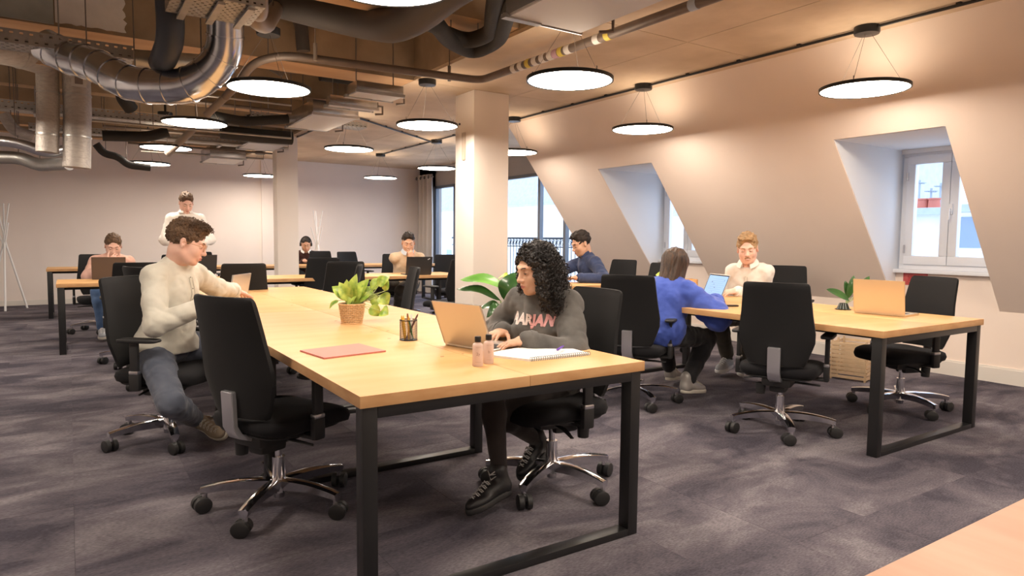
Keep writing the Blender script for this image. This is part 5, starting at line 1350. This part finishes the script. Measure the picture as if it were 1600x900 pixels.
# curtain, coat stands
t = thing('curtain', 'greige eyelet curtain hanging in the far corner by the windows', 'curtain', (WX-.16,13.95,0)); bm = B(); n = 60; H = 2.68; g = []
for i in range(n+1):
    u = i/n; y = -.36+.72*u; x = .055*math.sin(u*2*PI*3.5)
    g.append([bm.verts.new((x*(1+.15*math.sin(z*2)),y+.01*math.sin(z*3),z)) for z in (.02,.5,1.0,1.6,2.2,H)])
for A, Bq in zip(g, g[1:]):
    for k in range(5): bm.faces.new((A[k],Bq[k],Bq[k+1],A[k+1]))
obj('curtain_cloth', bm, CURT, t, 80)
for k in range(4):
    y = -.30+.2*k; bm = B(); tube(bm, [(-.06,y+.03*math.cos(a),H-.07+.03*math.sin(a)) for a in [2*PI*q/14 for q in range(14)]], .008, 6, closed=True); obj('eyelet', bm, BLK, t, 60)
bm = B(); tube(bm, [(0,-.45,H-.07),(0,.5,H-.07)], .012, 8); obj('curtain_rod', bm, CHR2, t, 60)
def coat_stand(x, y, label, H=1.75):
    t = thing('coat_stand', label, 'coat stand', (x,y,0))
    for k in range(3):
        a = 2*PI*k/3+.5; q = .30; b2 = a+PI*.85
        bm = B(); tube(bm, [(q*math.cos(a),q*math.sin(a),0),(.03*math.cos(a),.03*math.sin(a),H*.60),(-.10*math.cos(a),-.10*math.sin(a),H)], [.016,.014,.010], 8); obj('pole', bm, WHT, t, 60)
        bm = B(); tube(bm, [(.0,.0,H*.58),(.12*math.cos(b2),.12*math.sin(b2),H*.82)], [.012,.009], 8); obj('branch', bm, WHT, t, 60)
p = at(20,480,z=0); coat_stand(p.x-.05,p.y-.4,'white branching coat stand at the left edge before the back wall', 1.75)
p = cpos(496,12.9); coat_stand(p.x,p.y,'thin white branching coat stand behind the man with headphones', 1.75)
# lettering on the sweatshirt, laid on the cloth
tt, P_, G_ = girl; me = text_obj('AARJAN', .068, .0008, shear=.10, bold=.0035)
bm = bmesh.new(); bm.from_mesh(me); bmesh.ops.subdivide_edges(bm, edges=[e for e in bm.edges if e.calc_length() > .012], cuts=3)
xs = [v.co.x for v in bm.verts]; x0_, x1_ = min(xs), max(xs)
F = G_['F']; up_, fw_, la_ = G_['up'], G_['fw'], G_['lat']; c0 = G_['hpc']+up_*G_['H']*.87+la_*.0
def lay_on_chest(v, flip=-1):
    q = c0+la_*(flip*v.x)+up_*v.y; r_ = .0
    def dv(w_):
        g = (w_-F.lo)/F.h; i0 = np.clip(np.floor(g).astype(int), 0, F.n-2); f = g-i0; D_ = F.d[i0[0]:i0[0]+2,i0[1]:i0[1]+2,i0[2]:i0[2]+2]
        D_ = D_[0]*(1-f[0])+D_[1]*f[0]; D_ = D_[0]*(1-f[1])+D_[1]*f[1]; return D_[0]*(1-f[2])+D_[1]*f[2]
    while r_ < .3 and dv(q+fw_*r_) < 0: r_ += .003
    return Vector(q+fw_*(r_+.001+.5*max(0,v.z)))
for v in bm.verts: v.co = lay_on_chest(v.co - Vector(((x0_+x1_)/2,0,0)))
for f in bm.faces:
    c = f.calc_center_median(); f.material_index = 0 if np.dot(np.array(c)-c0, la_) > .0 else 1
obj('lettering', bm, [M('print_off_white', (.72,.62,.58), .7), M('print_pink', (.66,.34,.33), .7)], tt, 0)
# ---------------------------------------------------------------- ducts, pipes, trays under the ceiling
def pipe(name, pts, r, m, label, cat, n=16, rad=.12, rings=0, group=None, ringm=None, parent=None, hang=True):
    P = bent(pts, rad, 6); bm = B(); tube(bm, P, r, n); o = obj(name, bm, m, parent, 50)
    if not parent: tag(o, label, cat, group)
    if rings:
        acc = 0; nxt = rings*.5
        for a, b in zip(P, P[1:]):
            L = (b-a).length
            while acc+L > nxt:
                q = a.lerp(b, (nxt-acc)/L); d = (b-a).normalized(); bm = B(); tube(bm, [q-d*.008,q+d*.008], [r*1.05,r*1.05], n); obj('joint_ring', bm, ringm or m, o, 50); nxt += rings
            acc += L
    if not parent and hang:
        for q in (P[len(P)//4], P[(3*len(P))//4]):
            zt = ZC if q.x > 3.0 else 3.35
            if zt-q.z > r+.02:
                bm = B(); tube(bm, [(q.x,q.y,q.z+r*.6),(q.x,q.y,zt+.002)], .005, 6); obj('hanger_rod', bm, CORD, o, 0)
    return o
A = at
pipe('spiral_duct', [A(70,70,y=6.25),A(105,90,y=6.15),A(150,100,y=5.9),A(205,135,y=5.62),A(300,136,y=5.35),A(352,90,y=5.2),A(352,-30,y=5.0)], .122, GALV, 'large shiny galvanised duct with elbow at upper left', 'duct', 24, .22, rings=.155)
for px, py0, py1, r, lab in ((118,82,262,.125,'wrapped vertical duct with a taped label near the left columns of ducts'),(72,70,238,.10,'thinner wrapped vertical duct left of the labelled one')):
    yy = 8.35; a, b = A(px,py0,y=yy), A(px+2,py1,y=yy); pts = []
    o = pipe('wrapped_duct', [Vector((a.x,a.y,3.3)),Vector((a.x,a.y,(a.z+b.z)/2)),Vector((b.x,b.y,b.z))], r, FOIL, lab, 'duct', 20, .02, rings=.42, ringm=GALVD)
    if r > .12:
        q = A(123,123,y=yy-r*1.03); bm = B(); box(bm, (q.x,q.y,q.z), (.13,.012,.16)); obj('duct_label', bm, M('label_frame_grey', (.50,.49,.47), .6), o, 0); bm = B(); box(bm, (q.x,q.y-.008,q.z), (.07,.006,.11)); obj('label_print', bm, M('label_brown_grey', (.20,.16,.14), .6), o, 0)
pipe('wrapped_duct', [A(-60,68,y=8.0),A(20,80,y=8.1),A(68,95,y=8.3)], .14, FOIL, 'wide wrapped duct entering at the left edge of the photo', 'duct', 20, .1, rings=.3)
pipe('silver_tube', [A(-60,216,y=9.0),A(25,222,y=9.0),A(75,240,y=9.0),A(112,232,y=8.9)], .055, CHR2, 'thin polished tube looping below the wrapped ducts', 'tube', 14, .15)
pipe('silver_tube', [A(-60,246,y=9.3),A(30,246,y=9.3),A(60,258,y=9.2),A(108,256,y=8.8)], .07, GALVD, 'dull steel tube under the wrapped ducts by the back wall', 'tube', 14, .15)
pipe('branch_duct', [A(5,178,y=9.3),A(22,205,y=9.3),A(48,212,y=9.4)], .06, FOIL, 'short wrapped branch duct at the far left', 'duct', 14, .1)
pipe('insulated_pipe', [A(262,-40,y=5.0),A(268,60,y=5.0),A(256,92,y=5.3),A(250,98,y=6.2)], .085, M('blue_black_insulation', (.035,.045,.065), .5), 'dark blue-black insulated pipe dropping beside the silver elbow', 'pipe', 18, .18)
pipe('cross_duct', [A(210,92,y=6.3),A(330,100,y=6.3)], .075, GALVD, 'dull duct behind the dark insulated pipe', 'duct', 16)
pipe('taupe_pipe', [A(385,-30,y=4.6),A(395,30,y=4.7),A(415,42,y=4.9),A(428,20,y=5.2),A(432,10,y=5.9)], .055, PIPET, 'taupe pipe bent like a hook beside the perforated tray', 'pipe', 16, .10)
pipe('taupe_pipe', [A(402,-30,y=4.4),A(404,16,y=4.5),A(400,28,y=5.2)], .06, PIPET, 'short taupe pipe above the hooked one', 'pipe', 16, .10)
# long grey-brown pipe that turns at the column
o = pipe('grey_pipe', [A(352,152,y=6.3),A(398,96,y=5.9),A(445,86,y=5.75),Vector((3.26,5.52,2.72)),Vector((3.34,2.0,2.72)),Vector((3.36,-1.5,2.72))], .034, PIPE, 'long grey-brown pipe running along the ceiling and turning at the column', 'pipe', 16, .12)
for px, py in ((490,72),(698,98)):
    q = A(px,py+35,y=5.7); bm = B(); tube(bm, [(q.x,5.65,2.72),(q.x,5.65,3.3)], .005, 6); tube(bm, [(q.x,5.65,2.70),(q.x,5.65,2.84)], .016, 8); obj('pipe_hanger', bm, PIPET, o, 60)
for k, (px, c) in enumerate(((812,'w'),(823,'w'),(834,'y'),(845,'w'),(857,'w'),(869,'w'),(877,'p'),(885,'y'),(896,'w'),(941,'w'),(958,'y'),(1092,'b'))):
    py = 126-.3535*(px-755)+2; q = at(px,py,z=2.72); col = {'w':(.70,.66,.62),'y':(.70,.55,.10),'p':(.55,.35,.42),'b':(.45,.52,.62)}[c]
    L_ = .03 if c != 'y' else .025; bm = B(); sx_ = 3.26+(5.52-q.y)/3.52*.08; tube(bm, [(sx_+.0227*L_,q.y-L_,2.72),(sx_-.0227*L_,q.y+L_,2.72)], .0365, 16); t_ = obj('pipe_sticker', bm, M('sticker_'+c, col, .6), o, 50)
pipe('thick_dark_duct', [A(395,-6,y=5.9),A(470,14,y=5.6),A(560,36,y=5.2),A(615,42,z=2.72),A(655,24,z=2.72),A(720,-30,z=2.72),A(720,-30,z=2.72)+Vector((.25,-1.6,0)),A(720,-30,z=2.72)+Vector((.25,-4.5,0))], .115, RUBG, 'thick dark grey insulated duct sweeping across the top', 'duct', 22, .25)
pipe('insulated_pipe', [A(655,30,z=2.70),A(682,38,z=2.72),A(702,64,z=2.74),A(740,82,z=2.76),A(780,62,z=2.76),A(792,20,z=2.76),A(820,-30,z=2.76),A(820,-30,z=2.76)+Vector((0,-4.2,0))], .062, RUB, 'black insulated pipe looping above the column head', 'pipe', 16, .16)
pipe('insulated_pipe', [A(690,50,z=2.78),A(730,66,z=2.78),A(768,52,z=2.78),A(772,10,z=2.78),A(780,-30,z=2.78),A(780,-30,z=2.78)+Vector((0,-4.2,0))], .06, RUB, 'second black insulated pipe behind the loop at the column', 'pipe', 16, .16)
pipe('insulated_pipe', [A(500,118,y=7.1),A(560,126,y=7.1),A(640,138,y=7.1),A(663,142,y=7.1)], .055, RUB, 'black insulated pipe running beneath the beam to a cut end', 'pipe', 16, .1)
pipe('insulated_pipe', [A(432,-5,y=6.35),A(470,30,y=6.3),A(474,80,y=6.3)], .06, RUBG, 'dark pipe dropping in the corner of the beam', 'pipe', 14, .1)
pipe('insulated_pipe', [A(345,206,y=9.0),A(400,212,y=9.0),A(456,216,y=9.0)], .085, RUB, 'shaggy black pipe lagging left of the rear column', 'pipe', 14, .1)
pipe('insulated_pipe', [A(150,225,y=9.8),A(162,240,y=9.8),A(185,245,y=9.8),A(200,258,y=9.8),A(235,262,y=9.8)], .045, RUB, 'crooked black pipe before the back wall at left', 'pipe', 12, .12)
pipe('insulated_pipe', [A(160,212,y=9.0),A(230,214,y=9.0),A(262,206,y=9.0)], .06, RUB, 'black pipe behind the second perforated tray', 'pipe', 12, .12)
pipe('insulated_pipe', [A(205,170,y=8.0),A(190,150,y=7.9),A(200,120,y=7.8)], .07, RUB, 'black bent pipe below the silver duct', 'pipe', 12, .12)
pipe('insulated_pipe', [A(330,180,y=7.6),A(380,190,y=7.6),A(450,186,y=7.6)], .05, RUB, 'black pipe above the lamp row at centre left', 'pipe', 12, .12)
pipe('diagonal_pipe', [A(322,180,y=7.2),A(380,125,y=6.9)], .035, PIPET, 'pale diagonal pipe behind the biggest left lamp', 'pipe', 12)
pipe('diagonal_pipe', [A(262,240,y=9.9),A(306,198,y=9.4)], .045, PIPET, 'pale diagonal pipe behind the second left lamp', 'pipe', 12)
pipe('insulated_pipe', [A(445,110,y=6.9),A(420,96,y=6.9),A(462,104,y=6.9),A(492,98,y=6.9)], .075, RUBG, 'dark stubby duct end beside the grey pipe bend', 'pipe', 14, .1)
for k, (py, yy, r) in enumerate(((188,9.8,.018),(196,8.9,.014),(205,10.2,.02),(218,10.8,.02),(231,11.6,.016),(243,12.4,.016),(160,7.9,.018),(150,7.5,.012))):
    a = A(120+20*k,py-8,y=yy); b = A(455,py+6,y=yy); pipe('steel_conduit', [a, Vector((min(b.x,2.9),b.y,a.z))], r, GALVD if k%2 else PIPE, 'thin conduit crossing the left ceiling bay, number %s from the front' % ['five','three','six','seven','eight','nine','two','one'][k], 'conduit', 10)
# perforated cable trays (side plate with real slots)
def tray(x0, x1, y, z, w, hgt, label, face=-1):
    t = thing('cable_tray', label, 'cable tray', ((x0+x1)/2,y,z)); L = x1-x0
    bm = B(); th = .003; pt = .034 if w > .4 else .05; hr = .30
    for flat, W_ in ((True,w),(False,hgt)):
        rows = max(2, int(W_/pt)); ph = W_/rows; n = int(L/(pt*1.15)); pw = L/n
        def strip(a0, a1, b0, b1):
            vs_ = [bm.verts.new((x_,0,y_) if not flat else (x_,y_,0)) for x_, y_ in ((a0,b0),(a1,b0),(a1,b1),(a0,b1))]; bm.faces.new(vs_)
        for r in range(rows+1): strip(-L/2, L/2, max(0,r*ph-ph*(1-hr)/2), min(W_,r*ph+ph*(1-hr)/2))
        for r in range(rows):
            o_ = (r%2)*.5
            for k in range(n+1):
                c = -L/2+pw*(k+o_); x0_, x1_ = max(-L/2,c-pw*.32), min(L/2,c+pw*.32)
                if x1_ > x0_: strip(x0_, x1_, r*ph+ph*(1-hr)/2, (r+1)*ph-ph*(1-hr)/2)
    obj('perforated_sheet', bm, GALVD, t, 0)
    bm = B(); bx(bm, (-L/2,w-th,0), (L/2,w,hgt)); obj('side_plate', bm, GALVD, t, 0)
    for k in range(3):
        xx = -L/2+L*(k+.5)/3
        if x0+L*(k+.5)/3 > 3.0: continue
        bm = B(); tube(bm, [(xx,w/2,-.02),(xx,w/2,3.3-z)], .006, 6); bx(bm, (xx-.02,-.01,-.03), (xx+.02,w+.01,-.015)); obj('tray_hanger', bm, GALVD, t, 0)
    for k in range(3):
        bm = B(); tube(bm, [(-L/2,.03+w*.25*k,.02+.004*k),(L/2,.03+w*.25*k,.02+.003*k)], .010, 6); obj('cable', bm, RUB, t, 0)
    return t
tray(-2.4, .46, 6.05, 2.60, .26, .10, 'perforated steel cable tray running under the plaster patches')
tray(-2.4, 1.86, 9.2, 2.60, .24, .10, 'long perforated cable tray crossing before the wrapped ducts')
tray(.53, 1.02, 4.25, 2.60, .42, .07, 'white perforated tray above the silver elbow')
tray(-.4, 2.4, 10.9, 2.62, .22, .08, 'perforated cable tray behind the lamps at centre left')
tray(1.9, 3.4, 8.75, 2.72, .30, .06, 'perforated tray on the ceiling left of the big column')
# fan-coil boxes and flat ducts
def fcu(x0, x1, y0, y1, z, hgt, label, top=GALV):
    t = thing('fan_coil_unit', label, 'air unit', ((x0+x1)/2,(y0+y1)/2,z)); a, b = (x1-x0)/2, (y1-y0)/2
    bm = B(); bx(bm, (-a,-b,.004), (a,b,hgt), bev=.004); obj('casing', bm, top, t, 30)
    bm = B(); bx(bm, (-a+.015,-b+.015,-.004), (a-.015,b-.015,.006)); obj('bottom_panel', bm, BOXM, t, 0)
    bm = B(); bx(bm, (-a-.02,b-.03,-.015), (-a+.25,b+.02,.012)); obj('flange', bm, GALVD, t, 0)
    for q0, q1 in ((-b-.012,-b),(b,b+.012)): bm = B(); bx(bm, (-a-.012,q0,-.01), (a+.012,q1,.02)); obj('edge_strip', bm, CHR2, t, 0)
    for sx in (-1,1):
        bm = B(); tube(bm, [(sx*a*.8,0,hgt),(sx*a*.8,0,(ZC if x1 > 3 else 3.3)-z)], .006, 6); obj('threaded_rod', bm, CORD, t, 0)
    bm = B(); bx(bm, (a-.02,b*.3,.03), (a+.05,b*.8,.10), bev=.005); tube(bm, [(a+.03,b*.5,.06),(a+.10,b*.5,.06),(a+.10,b*.5,-.02),(a+.02,b*.6,-.03)], .012, 8); obj('drain_trap', bm, PIPE, t, 40)
    return t
fcu(2.29,2.81,7.5,8.6,2.60,.16,'flat air unit with white underside left of the big column, lower one')
fcu(2.27,2.74,6.1,6.38,2.60,.10,'shallow air unit with bright white underside just behind the beam')
fcu(2.27,2.78,6.86,7.0,2.60,.10,'narrow metal edge of the air unit behind the beam')
fcu(2.21,2.75,10.3,11.1,2.60,.14,'flat air unit above the rear column')
fcu(1.95,2.5,11.9,12.8,2.52,.20,'small grey air unit before the back wall')
fcu(2.27,2.86,2.75,3.55,2.60,.17,'wide air unit with pale panel at the top centre edge', GALVD)
# ---------------------------------------------------------------- outside
FAC = M('pale_render_facade', (.72,.73,.74), .9, var=.04); ZINC = M('zinc_roof', (.42,.47,.55), .6, var=.1); TERR = M('terracotta_pots', (.55,.17,.12), .8); AER = M('hazy_aerial_grey', (.35,.38,.42), .6); IRON = M('wrought_iron', (.05,.07,.10), .6); FWIN = M('dark_far_window', (.26,.33,.42), .2)
def building(label, x, y0, y1, ztop, roof=.0, wins=()):
    t = thing('building', label, 'building', (x,(y0+y1)/2,-9)); b = (y1-y0)/2
    bm = B(); bx(bm, (0,-b,0), (6,b,ztop+9)); obj('facade', bm, FAC, t, 0)
    bm = B(); bx(bm, (-.15,-b-.1,ztop+9), (6.1,b+.1,ztop+9.14)); obj('cornice', bm, ZINC, t, 0)
    if roof:
        bm = B(); prism(bm, [(0,-b,ztop+9.14),(6,-b,ztop+9.14),(6,-b,ztop+9+roof),(2.2,-b,ztop+9+roof)], (0,2*b,0)); obj('roof', bm, ZINC, t, 0)
    for (yy, zz, w, hh) in wins:
        bm = B(); bx(bm, (-.04,yy-w/2-(y0+y1)/2,zz+9), (.02,yy+w/2-(y0+y1)/2,zz+hh+9)); f = obj('window_frame', bm, WHT, t, 0)
        bm = B(); bx(bm, (-.06,yy-w/2+.08-(y0+y1)/2,zz+9.08), (-.03,yy+w/2-.08-(y0+y1)/2,zz+hh+9-.08)); obj('pane', bm, FWIN, f, 0)
    return t
q = at(1440,336,x=15); building('white rendered building seen through the near dormer window', 15, at(1499,345,x=15).y, q.y+.2, q.z)
t = thing('chimney_stack', 'chimney with terracotta pots above the white building', 'chimney', (15.6,at(1440,330,x=15.6).y,q.z)); bm = B()
bx(bm, (-.2,-.9,.142), (.4,.9,.17)); obj('stack', bm, FAC, t, 0)
for px in (1441,1459):
    w = at(px,330,x=15.6); bm = B(); lathe(bm, [(.0001,0),(.12,0),(.11,.17),(.125,.18),(.125,.21),(.09,.21),(.0001,.15)], 16, c=(0,w.y-t.location.y,.17), cap=False); obj('chimney_pot', bm, TERR, t, 40)
w = at(1520,345,x=13); building('grey-white neighbouring house right of the window bar', 13.2, -2.5, at(1496,345,x=13.2).y, at(1510,332,x=13.2).z, .0, wins=((at(1520,370,x=13).y,at(1520,395,x=13).z,.8,.7),))
for px, py in ((1437,287),(1455,300),(1470,292)):
    w = at(px,py,x=19); t = thing('tv_aerial', 'far roof aerial in the dormer window view, %s' % {1437:'leftmost',1455:'middle',1470:'rightmost'}[px], 'aerial', (19,w.y,w.z)); bm = B(); tube(bm, [(0,0,-3.5),(0,0,.1)], .03, 6); obj('mast', bm, AER, t, 0)
    bm = B(); tube(bm, [(0,-.13,0),(0,.13,.02)], .02, 6); [tube(bm, [(-.1,-.12+.06*k,.02),(.1,-.12+.06*k,.02)], .015, 5) for k in range(5)]; obj('aerial_bars', bm, AER, t, 0)
w = at(1085,392,x=12); building('pale house behind the second dormer window', 12.5, at(1120,392,x=12.5).y-.6, at(1050,392,x=12.5).y, at(1085,402,x=12.5).z, .6, wins=((at(1085,410,x=12.5).y,at(1085,425,x=12.5).z,.5,.7),))
building('zinc-roofed block beyond the balcony railing', 26, 14, 27.0, at(820,345,x=26).z, 3.0, wins=tuple((15+2*k,.0,1.0,1.4) for k in range(6)))
building('distant pale block left of the big column through the windows', 30, 40, 60, at(700,330,x=30).z, 5.0, wins=tuple((42+2.4*k,-1.5,1.2,1.8) for k in range(7)))
# balcony with railing outside the far windows
bm = B(); bx(bm, (WX+.15,7.6,-.3), (8.1,15.0,.02)); o = obj('balcony_slab', bm, FAC, None, 0); tag(o, 'narrow balcony slab outside the far windows', 'balcony')
t = thing('balcony_railing', 'wrought-iron balcony railing outside the far windows', 'railing', (8.0,11.3,0))
for z, r in ((1.27,.022),(1.10,.012),(.12,.014)): bm = B(); tube(bm, [(0,-3.6,z),(0,3.6,z)], r, 6); obj('rail', bm, IRON, t, 0)
bm0 = B(); tube(bm0, [(0,0,.02),(0,0,1.27)], .008, 5, cap=False); b0 = obj('bar', bm0, IRON, t, 0); b0.location = (0,-3.55,0)
for k in range(1, 61): b = bpy.data.objects.new('bar', b0.data); C.objects.link(b); b.parent = t; b.location = (0,-3.55+.118*k,0)
bm0 = B(); tube(bm0, [(0,.04*math.cos(a),1.185+.05*math.sin(a)) for a in [2*PI*q/12 for q in range(12)]], .007, 4, closed=True); tube(bm0, [(0,-.05,1.12),(0,.05,1.26)], .006, 4); b0 = obj('scroll', bm0, IRON, t, 0); b0.location = (0,-3.49,0)
for k in range(1, 60): b = bpy.data.objects.new('scroll', b0.data); C.objects.link(b); b.parent = t; b.location = (0,-3.49+.118*k,0)
